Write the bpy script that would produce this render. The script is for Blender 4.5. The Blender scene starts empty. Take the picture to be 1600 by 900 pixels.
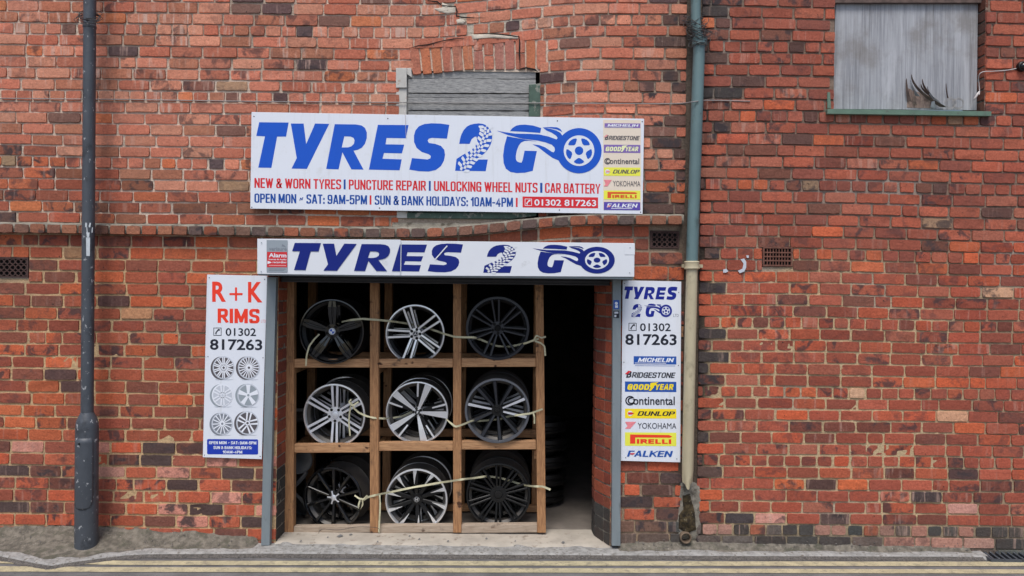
import bpy, bmesh, math, random
from mathutils import Vector, Matrix, noise
from mathutils.geometry import tessellate_polygon
R = math.radians
rnd = random.Random(11)
scene = bpy.context.scene
COL = scene.collection

# ------------------------------------------------------------------ camera, sky, sun, exposure
F, D, H, ROLL = 1193.0, 5.6, 1.887, R(0.65)      # focal length (photo px), wall distance, eye height, roll
S = F / D                                        # photo px per metre on the wall face
cam = bpy.data.cameras.new('camera'); cam.sensor_width = 36; cam.lens = F / 1600 * 36
cam.clip_start = .05; cam.clip_end = 500
cob = bpy.data.objects.new('camera', cam); COL.objects.link(cob)
cob.matrix_world = Matrix.Translation((0, -D, H)) @ Matrix.Rotation(R(90), 4, 'X') @ Matrix.Rotation(ROLL, 4, 'Z')
scene.camera = cob
wd = bpy.data.worlds.new('World'); scene.world = wd; wd.use_nodes = True
wn = wd.node_tree
sky = wn.nodes.new('ShaderNodeTexSky'); sky.sky_type = 'NISHITA'; sky.sun_disc = False
SUN_EL, SUN_AZ = R(63), R(192)
sky.sun_elevation = SUN_EL; sky.sun_rotation = SUN_AZ
sky.air_density = 1.0; sky.dust_density = 3.0; sky.ozone_density = 1.5
wn.links.new(sky.outputs[0], wn.nodes['Background'].inputs[0])
wn.nodes['Background'].inputs[1].default_value = 0.105
sl = bpy.data.lights.new('sun', 'SUN'); sl.energy = 1.9; sl.angle = R(22); sl.color = (1, .97, .93)
so = bpy.data.objects.new('sun', sl); COL.objects.link(so)
sd = Vector((math.sin(SUN_AZ) * math.cos(SUN_EL), math.cos(SUN_AZ) * math.cos(SUN_EL), math.sin(SUN_EL)))
so.rotation_euler = sd.to_track_quat('Z', 'Y').to_euler(); so.location = (0, -8, 9)
scene.view_settings.view_transform = 'Standard'; scene.view_settings.look = 'None'
scene.view_settings.exposure = 0.45; scene.view_settings.gamma = 1
scene.render.engine = 'CYCLES'
scene.cycles.max_bounces = 6

CR, SR = math.cos(ROLL), math.sin(ROLL)
def uv(px, py):
    dx, Y = px - 800, 450 - py
    return dx * CR - Y * SR, dx * SR + Y * CR
def P(px, py, d=0.0):                            # photo pixel -> point on the vertical plane d metres behind the wall face
    u, v = uv(px, py); k = (D + d) / F
    return Vector((u * k, d, H + v * k))
def G(px, py, z=0.0):                            # photo pixel -> point on the horizontal plane z
    u, v = uv(px, py); k = (H - z) / -v
    return Vector((u * k, k * F - D, z))

# ------------------------------------------------------------------ materials
def lin(c):
    return tuple((x / 12.92 if x <= .04045 else ((x + .055) / 1.055) ** 2.4) for x in (v / 255 for v in c))
class NT:
    def __init__(s, name):
        s.m = bpy.data.materials.new(name); s.m.use_nodes = True
        s.t = s.m.node_tree; s.b = s.t.nodes['Principled BSDF']
    def n(s, typ, **kw):
        nd = s.t.nodes.new(typ)
        for k, v in kw.items():
            if k.startswith('_'): setattr(nd, k[1:], v)
            else:
                i = int(k[1:]) if k[0] == 'i' and k[1:].isdigit() else k
                nd.inputs[i].default_value = v
        return nd
    def l(s, a, b): s.t.links.new(a, b)
    def coord(s, sc=(1, 1, 1)):
        tc = s.n('ShaderNodeTexCoord'); mp = s.n('ShaderNodeMapping'); mp.inputs['Scale'].default_value = sc
        s.l(tc.outputs['Object'], mp.inputs['Vector']); return mp.outputs[0]
    def noise(s, vec, scale, detail=4, rough=.6, dist=0):
        nd = s.n('ShaderNodeTexNoise', Scale=scale, Detail=detail, Roughness=rough, Distortion=dist)
        s.l(vec, nd.inputs['Vector']); return nd.outputs[0]
    def ramp(s, fac, a, b, va=0.0, vb=1.0):
        nd = s.n('ShaderNodeMapRange', i1=a, i2=b, i3=va, i4=vb); nd.interpolation_type = 'SMOOTHSTEP'
        s.l(fac, nd.inputs[0]); return nd.outputs[0]
    def mix(s, fac, a, b, mode='MIX'):
        nd = s.n('ShaderNodeMix', _data_type='RGBA', _blend_type=mode)
        for k, v in ((0, fac), (6, a), (7, b)):
            if isinstance(v, (float, int)): nd.inputs[k].default_value = v
            elif isinstance(v, tuple): nd.inputs[k].default_value = (*v, 1)
            else: s.l(v, nd.inputs[k])
        return nd.outputs[2]
    def mul(s, a, b, op='MULTIPLY'):
        nd = s.n('ShaderNodeMath', _operation=op)
        for k, v in ((0, a), (1, b)):
            if isinstance(v, (float, int)): nd.inputs[k].default_value = v
            else: s.l(v, nd.inputs[k])
        return nd.outputs[0]
    def bump(s, h, dist=.002, strength=1.0):
        nd = s.n('ShaderNodeBump', Strength=strength, Distance=dist); s.l(h, nd.inputs['Height'])
        s.l(nd.outputs[0], s.b.inputs['Normal'])
def mat(name, c, rough=.6, metal=0.0, var=.15, vs=8, bump=0.0, bs=60, spots=None, spec=.5, st=(1, 1, 1), spots2=None, coat=0):
    t = NT(name); c = lin(c); v = t.coord(st)
    n1 = t.noise(v, vs, 5)
    col = t.mix(t.ramp(n1, .3, .7), tuple(x * (1 - var) for x in c), tuple(min(1, x * (1 + var)) for x in c))
    for sp in (spots, spots2):
        if sp:
            sc, s_, a, b_ = sp
            col = t.mix(t.ramp(t.noise(v, s_, 6, .65), a, b_), col, lin(sc))
    t.l(col, t.b.inputs['Base Color'])
    t.b.inputs['Roughness'].default_value = rough; t.b.inputs['Metallic'].default_value = metal
    t.b.inputs['Specular IOR Level'].default_value = spec; t.b.inputs['Coat Weight'].default_value = coat
    if bump: t.bump(t.noise(v, bs, 6, .65), bump)
    return t.m
def wood(name, a, b, st, dirt=(60, 50, 42), knots=True, dfac=(.56, .75)):
    t = NT(name); v = t.coord(st)
    g = t.noise(v, 14, 6, .65, .6)
    col = t.mix(t.ramp(g, .3, .7), lin(a), lin(b))
    if knots: col = t.mix(t.ramp(t.noise(t.coord((7, 7, 9)), 1.3, 2), .68, .74), col, lin((70, 40, 22)))
    col = t.mix(t.ramp(t.noise(t.coord(), 9, 6, .7), *dfac), col, lin(dirt))
    t.l(col, t.b.inputs['Base Color']); t.b.inputs['Roughness'].default_value = .75
    t.bump(g, .002); return t.m
def brickmat():
    t = NT('brick'); v = t.coord()
    at = t.n('ShaderNodeVertexColor', _layer_name='bcol'); pa = t.n('ShaderNodeVertexColor', _layer_name='bpar')
    sep = t.n('ShaderNodeSeparateColor'); t.l(pa.outputs[0], sep.inputs[0])
    off = t.n('ShaderNodeVectorMath', _operation='ADD'); t.l(v, off.inputs[0])
    o2 = t.n('ShaderNodeVectorMath', _operation='SCALE'); t.l(pa.outputs[0], o2.inputs[0]); o2.inputs['Scale'].default_value = 37
    t.l(o2.outputs[0], off.inputs[1]); w = off.outputs[0]
    fine = t.noise(w, 75, 7, .7)
    col = t.mix(t.ramp(fine, .25, .78), t.mix(1.0, at.outputs[0], (.74, .71, .71), 'MULTIPLY'),
                t.mix(1.0, at.outputs[0], (1.26, 1.32, 1.36), 'MULTIPLY'))
    # drag lines left by the brick mould, broken along their length
    mp = t.n('ShaderNodeMapping'); mp.inputs['Scale'].default_value = (5, 5, 55); t.l(w, mp.inputs[0])
    col = t.mix(t.mul(t.ramp(t.noise(mp.outputs[0], 1, 5, .7), .55, .75), .5), col, t.mix(1.0, at.outputs[0], (.42, .38, .4), 'MULTIPLY'))
    # kiln-burnt patch
    col = t.mix(t.mul(t.ramp(t.noise(w, 11, 5, .6, .5), .48, .62), sep.outputs[0]), col, lin((66, 58, 60)))
    # pale bands (efflorescence, kiss marks)
    mp2 = t.n('ShaderNodeMapping'); mp2.inputs['Scale'].default_value = (26, 26, 2.2); t.l(w, mp2.inputs[0])
    band = t.ramp(t.noise(mp2.outputs[0], 1, 4, .65, .3), .53, .66)
    col = t.mix(t.mul(band, sep.outputs[1]), col, lin((206, 172, 156)))
    # pits and lime specks
    col = t.mix(t.ramp(t.noise(w, 48, 3, .5), .70, .76), col, lin((52, 42, 40)))
    col = t.mix(t.mul(t.ramp(t.noise(v, 30, 5, .75), .66, .74), .5), col, lin((205, 190, 175)))
    # grime over many bricks
    col = t.mix(t.mul(t.ramp(t.noise(v, 2.2, 7, .72), .52, .74), .3), col, lin((84, 66, 58)))
    t.l(col, t.b.inputs['Base Color']); t.b.inputs['Roughness'].default_value = .88; t.b.inputs['Specular IOR Level'].default_value = .25
    hh = t.mul(t.mul(fine, .7), t.noise(w, 24, 5, .65), 'ADD'); t.bump(hh, .0055)
    return t.m
def mortarmat():
    t = NT('mortar'); v = t.coord(); at = t.n('ShaderNodeVertexColor', _layer_name='bcol')
    f = t.noise(v, 90, 7, .7); g = t.noise(v, 9, 6, .7)
    col = t.mix(t.ramp(f, .3, .7), t.mix(1.0, at.outputs[0], (.66, .64, .62), 'MULTIPLY'), at.outputs[0])
    col = t.mix(t.mul(t.ramp(g, .5, .7), .45), col, lin((104, 92, 80)))
    t.l(col, t.b.inputs['Base Color']); t.b.inputs['Roughness'].default_value = .95; t.b.inputs['Specular IOR Level'].default_value = .2
    t.bump(t.mul(f, t.noise(v, 30, 4), 'ADD'), .005); return t.m

M = {}
M['brick'] = brickmat(); M['mortar'] = mortarmat()
M['asphalt'] = mat('asphalt', (104, 103, 103), .9, var=.22, vs=5, bump=.004, bs=180, spots=((150, 146, 140), 140, .62, .7), spots2=((70, 68, 66), 60, .62, .72))
M['concrete'] = mat('concrete', (150, 149, 146), .92, var=.25, vs=16, bump=.005, bs=110, spots=((104, 98, 90), 34, .52, .68), spots2=((70, 66, 62), 90, .62, .7))
M['sill'] = mat('sill_concrete', (172, 164, 152), .92, var=.14, vs=5, bump=.003, bs=120, spots=((128, 116, 104), 12, .55, .7), spots2=((76, 66, 58), 48, .67, .72))
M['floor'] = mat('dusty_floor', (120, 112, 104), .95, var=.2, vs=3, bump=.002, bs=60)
M['dirt'] = mat('dirt', (108, 102, 92), .97, var=.4, vs=22, bump=.006, bs=90, spots=((84, 82, 70), 10, .48, .66), spots2=((172, 168, 158), 80, .63, .69))
M['gravel'] = mat('gravel', (104, 100, 97), .95, var=.55, vs=45, bump=.004, bs=120)
M['grit'] = mat('gutter_grit', (92, 88, 84), .97, var=.45, vs=70, bump=.008, bs=120, spots=((150, 146, 140), 160, .6, .68))
M['yellow'] = mat('yellow_paint', (180, 170, 138), .88, var=.14, vs=10, bump=.002, bs=160, spots=((148, 140, 118), 22, .5, .66), spots2=((112, 108, 102), 80, .56, .66))
M['dark_wall'] = mat('sooty_wall', (78, 72, 69), .95, var=.3, vs=4)  # evenly dark base colour, keeps the room behind the doorway dark
def signmat():
    t = NT('sign_white'); v = t.coord(); w = t.coord((26, 26, 1.3))
    col = t.mix(t.mul(t.ramp(t.noise(w, 1, 5, .7), .52, .72), .35), lin((226, 231, 240)), lin((196, 198, 200)))
    col = t.mix(t.mul(t.ramp(t.noise(v, 6, 6, .7), .56, .74), .3), col, lin((190, 188, 182)))
    col = t.mix(t.ramp(t.noise(v, 70, 3), .73, .77), col, lin((150, 146, 140)))
    t.l(col, t.b.inputs['Base Color']); t.l(t.ramp(t.noise(v, 5, 4), .3, .7, .28, .5), t.b.inputs['Roughness']); t.bump(t.noise(v, 2.2, 2), .004); return t.m
M['sign'] = signmat()
M['sign2'] = mat('fascia_white', (222, 226, 232), .4, var=.03, vs=2, spots=((188, 190, 192), 6, .6, .8))
M['cream'] = mat('faded_cream', (232, 218, 200), .4, var=.02)
for k, c in dict(blue=(24, 88, 200), navy=(14, 34, 122), textblue=(20, 76, 160), red=(216, 46, 54), redorange=(240, 66, 44), black=(34, 38, 50),
                 ink=(40, 42, 52), yel=(250, 224, 40), lemon=(236, 236, 84), purple=(132, 108, 178), violet=(92, 76, 170), pink=(240, 142, 150),
                 barblue=(36, 86, 170), boxblue=(34, 62, 176), white=(232, 236, 244), lightgrey=(196, 202, 212), midgrey=(128, 134, 144), fadedblack=(92, 88, 92),
                 paleyel=(236, 240, 190), palepink=(234, 160, 160), orange=(226, 92, 46), stgrey=(150, 160, 168), stred=(206, 56, 60), navy2=(22, 38, 140)).items():
    M[k] = mat('print_' + k, c, .45, var=.03, vs=3, spec=.3)
M['steel'] = mat('painted_steel', (126, 136, 141), .45, .1, var=.08, vs=5, spots=((100, 106, 108), 14, .6, .75), spots2=((150, 96, 60), 40, .74, .78), st=(3, 3, .6))
M['shutter'] = mat('shutter_slat', (58, 58, 62), .5, .2, var=.15)
M['screw'] = mat('screw', (60, 60, 64), .5, .4)
M['post'] = mat('lamp_paint', (74, 79, 86), .5, .1, var=.14, vs=5, bump=.0012, bs=50, spots=((50, 53, 58), 8, .52, .7), spots2=((168, 170, 172), 34, .62, .66), st=(1, 1, .7))
M['sticker'] = mat('torn_sticker', (205, 212, 216), .5, var=.1, vs=30)
M['wire'] = mat('black_wire', (46, 44, 46), .6)
M['greywire'] = mat('grey_cable', (150, 146, 144), .6, var=.2)
M['whitewire'] = mat('white_cable', (198, 190, 188), .5)
M['pipeblue'] = mat('blue_green_paint', (98, 122, 124), .5, var=.12, vs=6, bump=.001, bs=40, spots=((70, 86, 84), 9, .55, .72), spots2=((52, 46, 42), 36, .68, .73), st=(1, 1, .5))
M['pipecream'] = mat('cream_paint', (186, 175, 146), .5, var=.1, vs=6, bump=.001, bs=40, spots=((140, 130, 108), 8, .52, .7), spots2=((70, 58, 46), 34, .69, .73), st=(1, 1, .5))
M['clay'] = mat('clay_pot', (108, 92, 76), .9, var=.3, vs=20, bump=.002)
M['hole'] = mat('dark_hole', (16, 15, 15), .95)
M['moss'] = mat('dried_moss', (74, 62, 40), 1.0, var=.5, vs=25, bump=.012, bs=70, spots=((44, 36, 26), 22, .5, .62), spots2=((136, 126, 104), 40, .6, .68))
M['patch'] = mat('grey_mortar_patch', (136, 130, 118), .95, var=.25, vs=14, bump=.008, bs=50, spots=((86, 80, 70), 12, .52, .66))
M['cementpale'] = mat('pale_mortar_smear', (206, 196, 180), .95, var=.15, vs=14, bump=.004, bs=60)
M['terra'] = mat('air_brick_clay', (112, 74, 62), .9, var=.25, vs=20, bump=.002, bs=90)
M['terradark'] = mat('air_brick_soot', (72, 52, 48), .9, var=.25, vs=20, bump=.002, bs=90)
M['greenpaint'] = mat('flaking_green', (96, 122, 106), .65, var=.1, vs=14, bump=.002, bs=70, spots=((92, 102, 94), 20, .56, .66), spots2=((150, 150, 140), 36, .66, .72))
M['darkgreen'] = mat('dark_green', (70, 92, 80), .65, var=.2, vs=14, spots=((140, 140, 130), 16, .56, .62))
M['whiteframe'] = mat('weathered_white', (196, 194, 188), .75, var=.1, vs=9, bump=.002, spots=((160, 128, 100), 10, .58, .68))
M['greyboard'] = wood('weathered_board', (118, 119, 120), (180, 179, 176), (1.6, 1.6, 14), (92, 94, 98), False, (.58, .8))
def plymat():
    t = NT('weathered_plywood'); a = t.noise(t.coord((60, 60, 1.6)), 1, 7, .7, .2); b = t.noise(t.coord((7, 7, 1.1)), 1, 5, .65, .5); g = t.noise(t.coord(), 3.2, 6, .65)
    col = t.mix(t.ramp(a, .25, .75), lin((126, 128, 134)), lin((180, 182, 187)))
    col = t.mix(t.mul(t.ramp(b, .45, .7), .5), col, lin((196, 198, 203)))
    col = t.mix(t.mul(t.ramp(g, .45, .7), .6), col, lin((122, 116, 110)))
    col = t.mix(t.mul(t.ramp(t.noise(t.coord((16, 16, .5)), 1, 5, .7), .6, .7), .5), col, lin((96, 90, 88)))
    t.l(col, t.b.inputs['Base Color']); t.b.inputs['Roughness'].default_value = .85; t.bump(a, .0025); return t.m
M['ply'] = plymat()
M['plyraw'] = wood('split_plywood', (112, 92, 84), (156, 136, 124), (12, 12, 1), (70, 56, 50), False)
M['plydark'] = mat('splinter', (98, 82, 76), .85, var=.3, vs=20)
M['timber_v'] = wood('timber_upright', (134, 94, 62), (180, 134, 92), (9, 9, .7))
M['timber_h'] = wood('timber_rail', (152, 110, 76), (196, 152, 110), (.7, 9, 9))
M['timber_grey'] = wood('dusty_timber', (150, 132, 114), (178, 162, 144), (.7, 9, 9), (112, 98, 86))
M['silver'] = mat('machined_alloy', (246, 248, 252), .3, .7, var=.05, vs=6)
M['silverpaint'] = mat('silver_paint', (232, 235, 242), .34, .6, var=.05)
M['gloss'] = mat('gloss_black', (13, 14, 16), .14, .0, var=.1, coat=.6)
M['satin'] = mat('satin_black', (19, 20, 22), .33, .1, var=.15)
M['gun'] = mat('gunmetal', (50, 52, 58), .34, .3, var=.1)
M['gunlight'] = mat('gunmetal_edge', (104, 107, 114), .32, .4, var=.08)
M['barrel'] = mat('barrel_grey', (84, 80, 76), .5, .3, var=.2, vs=7)
M['barreldark'] = mat('barrel_dark', (27, 26, 26), .5, .2, var=.2, vs=7)
M['strap'] = mat('pale_strap', (196, 192, 160), .7, var=.12, vs=25)
M['trim'] = mat('grey_plastic_trim', (104, 104, 104), .6, var=.2)
M['rubber'] = mat('rubber', (34, 33, 33), .8, var=.2, vs=10)

# ------------------------------------------------------------------ object helpers
def origin(o):
    v = Vector((0, 0, 0))
    while o is not None: v += o.location; o = o.parent
    return v
def tag(o, label=None, cat=None, group=None, kind=None):
    for k, v in (('label', label), ('category', cat), ('group', group), ('kind', kind)):
        if v: o[k] = v
    return o
def thing(name, label, cat, loc=(0, 0, 0), group=None):
    o = bpy.data.objects.new(name, None); COL.objects.link(o); o.location = loc; o.empty_display_size = .1
    return tag(o, label, cat, group)
class MB:
    def __init__(s): s.v, s.f, s.m = [], [], []
    def add(s, vs, fs, mi=0):
        b = len(s.v); s.v += [Vector(p) for p in vs]; s.f += [tuple(b + i for i in f) for f in fs]; s.m += [mi] * len(fs); return s
    def box(s, a, b, mi=0):
        x0, y0, z0 = a; x1, y1, z1 = b
        return s.add([(x0, y0, z0), (x1, y0, z0), (x1, y1, z0), (x0, y1, z0), (x0, y0, z1), (x1, y0, z1), (x1, y1, z1), (x0, y1, z1)],
                     [(0, 3, 2, 1), (4, 5, 6, 7), (0, 1, 5, 4), (1, 2, 6, 5), (2, 3, 7, 6), (3, 0, 4, 7)], mi)
    def prism(s, pts, back, mi=0, side=None):       # front outline (counter-clockwise seen from the front), extruded by the vector back
        n = len(pts); pts = [Vector(p) for p in pts]; bk = [p + Vector(back) for p in pts]
        s.add(pts + bk, [tuple(range(n)), tuple(range(2 * n - 1, n - 1, -1))], mi)
        b = len(s.v) - 2 * n; si = mi if side is None else side
        s.f += [(b + i, b + n + i, b + n + (i + 1) % n, b + (i + 1) % n) for i in range(n)]; s.m += [si] * n
        return s
    def tube(s, path, r, seg=8, mi=0, cap=True):
        path = [Vector(p) for p in path]; n = len(path); b = len(s.v)
        rs = r if isinstance(r, (list, tuple)) else [r] * n
        up = None
        for i in range(n):
            t = (path[min(i + 1, n - 1)] - path[max(i - 1, 0)]).normalized()
            if up is None: up = t.orthogonal().normalized()
            up = (up - t * up.dot(t)).normalized(); w = t.cross(up)
            for k in range(seg):
                a = 2 * math.pi * k / seg; s.v.append(path[i] + (up * math.cos(a) + w * math.sin(a)) * rs[i])
        for i in range(n - 1):
            for k in range(seg):
                s.f.append((b + i * seg + k, b + i * seg + (k + 1) % seg, b + (i + 1) * seg + (k + 1) % seg, b + (i + 1) * seg + k)); s.m.append(mi)
        if cap:
            s.f.append(tuple(b + k for k in range(seg - 1, -1, -1))); s.f.append(tuple(b + (n - 1) * seg + k for k in range(seg))); s.m += [mi, mi]
        return s
    def lathe(s, prof, c=(0, 0, 0), axis='y', seg=48, mi=0, closed=False):  # prof: (radius, height along axis)
        b = len(s.v); n = len(prof); c = Vector(c)
        for r, h in prof:
            for k in range(seg):
                a = 2 * math.pi * k / seg
                p = (r * math.cos(a), h, r * math.sin(a)) if axis == 'y' else (r * math.cos(a), r * math.sin(a), h)
                s.v.append(c + Vector(p))
        for i in range(n if closed else n - 1):
            i2 = (i + 1) % n
            for k in range(seg):
                s.f.append((b + i * seg + k, b + i2 * seg + k, b + i2 * seg + (k + 1) % seg, b + i * seg + (k + 1) % seg)); s.m.append(mi)
        return s
    def build(s, name, mats, parent=None, local=False, smooth=None, bevel=0):
        me = bpy.data.meshes.new(name)
        o0 = Vector((0, 0, 0)) if (local or parent is None) else origin(parent)
        me.from_pydata([p - o0 for p in s.v], [], s.f)
        if not isinstance(mats, (list, tuple)): mats = [mats]
        for m_ in mats: me.materials.append(m_)
        me.polygons.foreach_set('material_index', s.m)
        if smooth: me.polygons.foreach_set('use_smooth', [True] * len(s.f))
        me.update()
        o = bpy.data.objects.new(name, me); COL.objects.link(o)
        if parent is not None: o.parent = parent
        if smooth is not None and smooth is not True and smooth > 1: me.set_sharp_from_angle(angle=R(smooth))
        if bevel:
            bv = o.modifiers.new('bevel', 'BEVEL'); bv.width = bevel; bv.segments = 2; bv.limit_method = 'ANGLE'
        return o
def catmull(pts, k=6):
    pts = [Vector(p) for p in pts]; out = []
    for i in range(len(pts) - 1):
        a, b, c, d = pts[max(i - 1, 0)], pts[i], pts[i + 1], pts[min(i + 2, len(pts) - 1)]
        for j in range(k):
            t = j / k
            out.append(.5 * (2 * b + (c - a) * t + (2 * a - 5 * b + 4 * c - d) * t * t + (3 * b - a - 3 * c + d) * t ** 3))
    return out + [pts[-1]]
def ss(a, b, x):
    t = max(0, min(1, (x - a) / (b - a))); return t * t * (3 - 2 * t)

# ------------------------------------------------------------------ ground
ZR = -.03
mb = MB()
xs = [-60, -20, -8] + [-6 + .12 * i for i in range(101)] + [8, 20, 60]
ysr = [-60, -20, -8, -4, -2, -1.2, -.8, -.5, -.3, -.1, .1]
mb.add([(x, y, ZR) for y in ysr for x in xs], [(j * len(xs) + i, j * len(xs) + i + 1, (j + 1) * len(xs) + i + 1, (j + 1) * len(xs) + i) for j in range(len(ysr) - 1) for i in range(len(xs) - 1)])
tag(mb.build('road', M['asphalt']), kind='structure')
def lerp_line(pts, x):
    for (x0, y0), (x1, y1) in zip(pts, pts[1:]):
        if x <= x1: return y0 + (y1 - y0) * (x - x0) / (x1 - x0)
    return pts[-1][1]
kerb_px = [(-700, 860), (-200, 862), (0, 866), (20, 870), (50, 876), (80, 881), (110, 876), (140, 872), (170, 868), (200, 864.5), (233, 863), (400, 862), (800, 864), (1200, 866), (1500, 867), (1545, 868), (2300, 868)]
kerb_xy = [G(x, y, 0) for x, y in kerb_px]
kxy = [(p.x, p.y) for p in kerb_xy]
def kerb_y(x): return lerp_line(kxy, max(kxy[0][0], min(kxy[-1][0], x)))
# pavement strip with rounded kerb edge
GX0, GX1 = G(1545, 868).x, G(1640, 868).x
mb = MB(); N = 900; rows = []
for i in range(N + 1):
    x = -6.5 + 14 * i / N; ky = kerb_y(x) + .006 * noise.noise(Vector((x * 9, 0, 3)))
    jt = ss(.008, .002, abs((x + .31) % .915 - .45)) * .012
    prof = []
    for j in range(9):
        t = j / 8; y = .06 + (ky + .03 - .06) * t
        prof.append((y, .006 * noise.noise(Vector((x * 7, y * 9, 0))) - .004 * t))
    prof[-1] = (prof[-1][0], prof[-1][1] - jt); prof += [(ky + .012, -.006 - jt), (ky + jt, -.013 - jt), (ky - .008, -.02 + .004 * noise.noise(Vector((x * 40, 1, 1)))), (ky - .02, ZR - .012)]
    rows.append([(x, y, z) for y, z in prof])
n = len(rows[0])
for r_ in rows: mb.v += [Vector(p) for p in r_]
for i in range(N):
    xm = rows[i][0][0]
    if GX0 < xm < GX1: continue
    for j in range(n - 1):
        mb.f.append((i * n + j, i * n + j + 1, (i + 1) * n + j + 1, (i + 1) * n + j)); mb.m.append(0)
tag(mb.build('pavement', M['concrete'], smooth=True), kind='structure')
# dirt fillet in the corner between pavement and wall
mb = MB(); rows = []
zw = [(-900, 815), (0, 820), (130, 822), (300, 828), (405, 838), (412, 850), (965, 850), (975, 846), (1060, 842), (1250, 846), (1550, 850), (2400, 852)]
def fillet_z(x):
    px = 800 + x * S; return max(.002, P(px, lerp_line(zw, px)).z)
for i in range(561):
    x = -6.5 + 14 * i / 560; h = max(.004, fillet_z(x) * (1 + .22 * noise.noise(Vector((x * 5, 0, 8))) + .16 * noise.noise(Vector((x * 21, 0, 3))))); prof = []
    inset = -2.05 < x < .83 and -1.84 < x < .79
    for j in range(9):
        t = j / 8; y = .02 - t * (max(.03, -kerb_y(x) - .062) + .008 * noise.noise(Vector((x * 7, 4, 4))) + .02)
        z = h * (1 - t) ** 1.6 + .004 * noise.noise(Vector((x * 6, y * 6, 2))) + .0016 * noise.noise(Vector((x * 34, y * 34, 5))) + .007 - .013 * t
        if inset: z = -.03
        prof.append((x, y, z))
    rows.append(prof)
for r_ in rows: mb.v += [Vector(p) for p in r_]
mb.f = [(i * 9 + j, i * 9 + j + 1, (i + 1) * 9 + j + 1, (i + 1) * 9 + j) for i in range(560) for j in range(8) if not GX0 - .1 < rows[i][0][0] < GX1]; mb.m = [0] * len(mb.f)
tag(mb.build('dirt_verge', M['dirt'], smooth=True), kind='structure')
# dark grit washed against the kerb
mb = MB(); n = 700
for i in range(n + 1):
    x = -6 + 12.5 * i / n; ky = kerb_y(x)
    mb.v += [Vector((x, ky - .004, ZR + .018)), Vector((x, ky - .016 - .006 * noise.noise(Vector((x * 20, 0, 0))), ZR + .010 + .004 * noise.noise(Vector((x * 30, 5, 0))))), Vector((x, ky - .045 - .02 * noise.noise(Vector((x * 9, 2, 0))) - .008 * noise.noise(Vector((x * 50, 2, 0))), ZR + .002))]
mb.f = [(i * 3 + j, i * 3 + j + 1, (i + 1) * 3 + j + 1, (i + 1) * 3 + j) for i in range(n) for j in range(2) if not GX0 - .05 < mb.v[i * 3].x < GX1 + .05]; mb.m = [0] * len(mb.f)
tag(mb.build('gutter_grit', M['grit'], smooth=True), kind='structure')
# double yellow lines
def line(top, bot, name):
    mb = MB(); pts = []
    for i in range(0, 141):
        px = -700 + i * 22
        a, b = G(px, lerp_line(top, px), ZR), G(px, lerp_line(bot, px), ZR)
        j1, j2 = (.004 * noise.noise(Vector((a.x * 6, q, 0))) for q in (1, 7))
        pts += [(a.x, a.y + j1, ZR + .004), (b.x, b.y + j2, ZR + .004)]
    mb.add(pts, [(2 * i, 2 * i + 1, 2 * i + 3, 2 * i + 2) for i in range(140)])
    tag(mb.build(name, M['yellow']), kind='structure')
line([(-700, 870), (0, 873), (200, 877), (800, 877.5), (1600, 878.5), (2500, 880)], [(-700, 879), (0, 881), (200, 883.5), (800, 884.5), (1600, 885.5), (2500, 887)], 'road_marking')
line([(-700, 884), (0, 885.5), (200, 887), (800, 888.5), (1600, 890.5), (2500, 892)], [(-700, 893), (0, 894), (200, 894.5), (800, 895.5), (1600, 897), (2500, 899)], 'road_marking')
# loose grit along the foot of the kerb
mb = MB()
for i in range(4200):
    x = rnd.uniform(-5, 5); ky = kerb_y(x)
    q = rnd.random()
    if q < .62: y, z = ky - abs(rnd.gauss(.018, .016)), ZR + .008
    elif q < .8: y, z = ky - rnd.uniform(.02, .3), ZR + .001
    else:
        t_ = rnd.random(); y = -t_ * max(.03, -ky - .062); z = max(.004, fillet_z(x)) * (1 - t_) ** 1.6 + .007 - .013 * t_
    if GX0 < x < GX1 or (q >= .8 and -1.8 < x < .78): continue
    s_ = rnd.uniform(.0018, .006) if q < .9 else rnd.uniform(.003, .009); a = rnd.random() * 6
    mb.add([Vector((x, y, z + s_ * .7)), Vector((x + s_ * math.cos(a), y + s_ * math.sin(a), z)), Vector((x + s_ * math.cos(a + 2.1), y + s_ * math.sin(a + 2.1), z)), Vector((x + s_ * math.cos(a + 4.2), y + s_ * math.sin(a + 4.2), z))], [(0, 1, 2), (0, 2, 3), (0, 3, 1)])
tag(mb.build('gravel', M['gravel']), kind='stuff')


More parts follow.
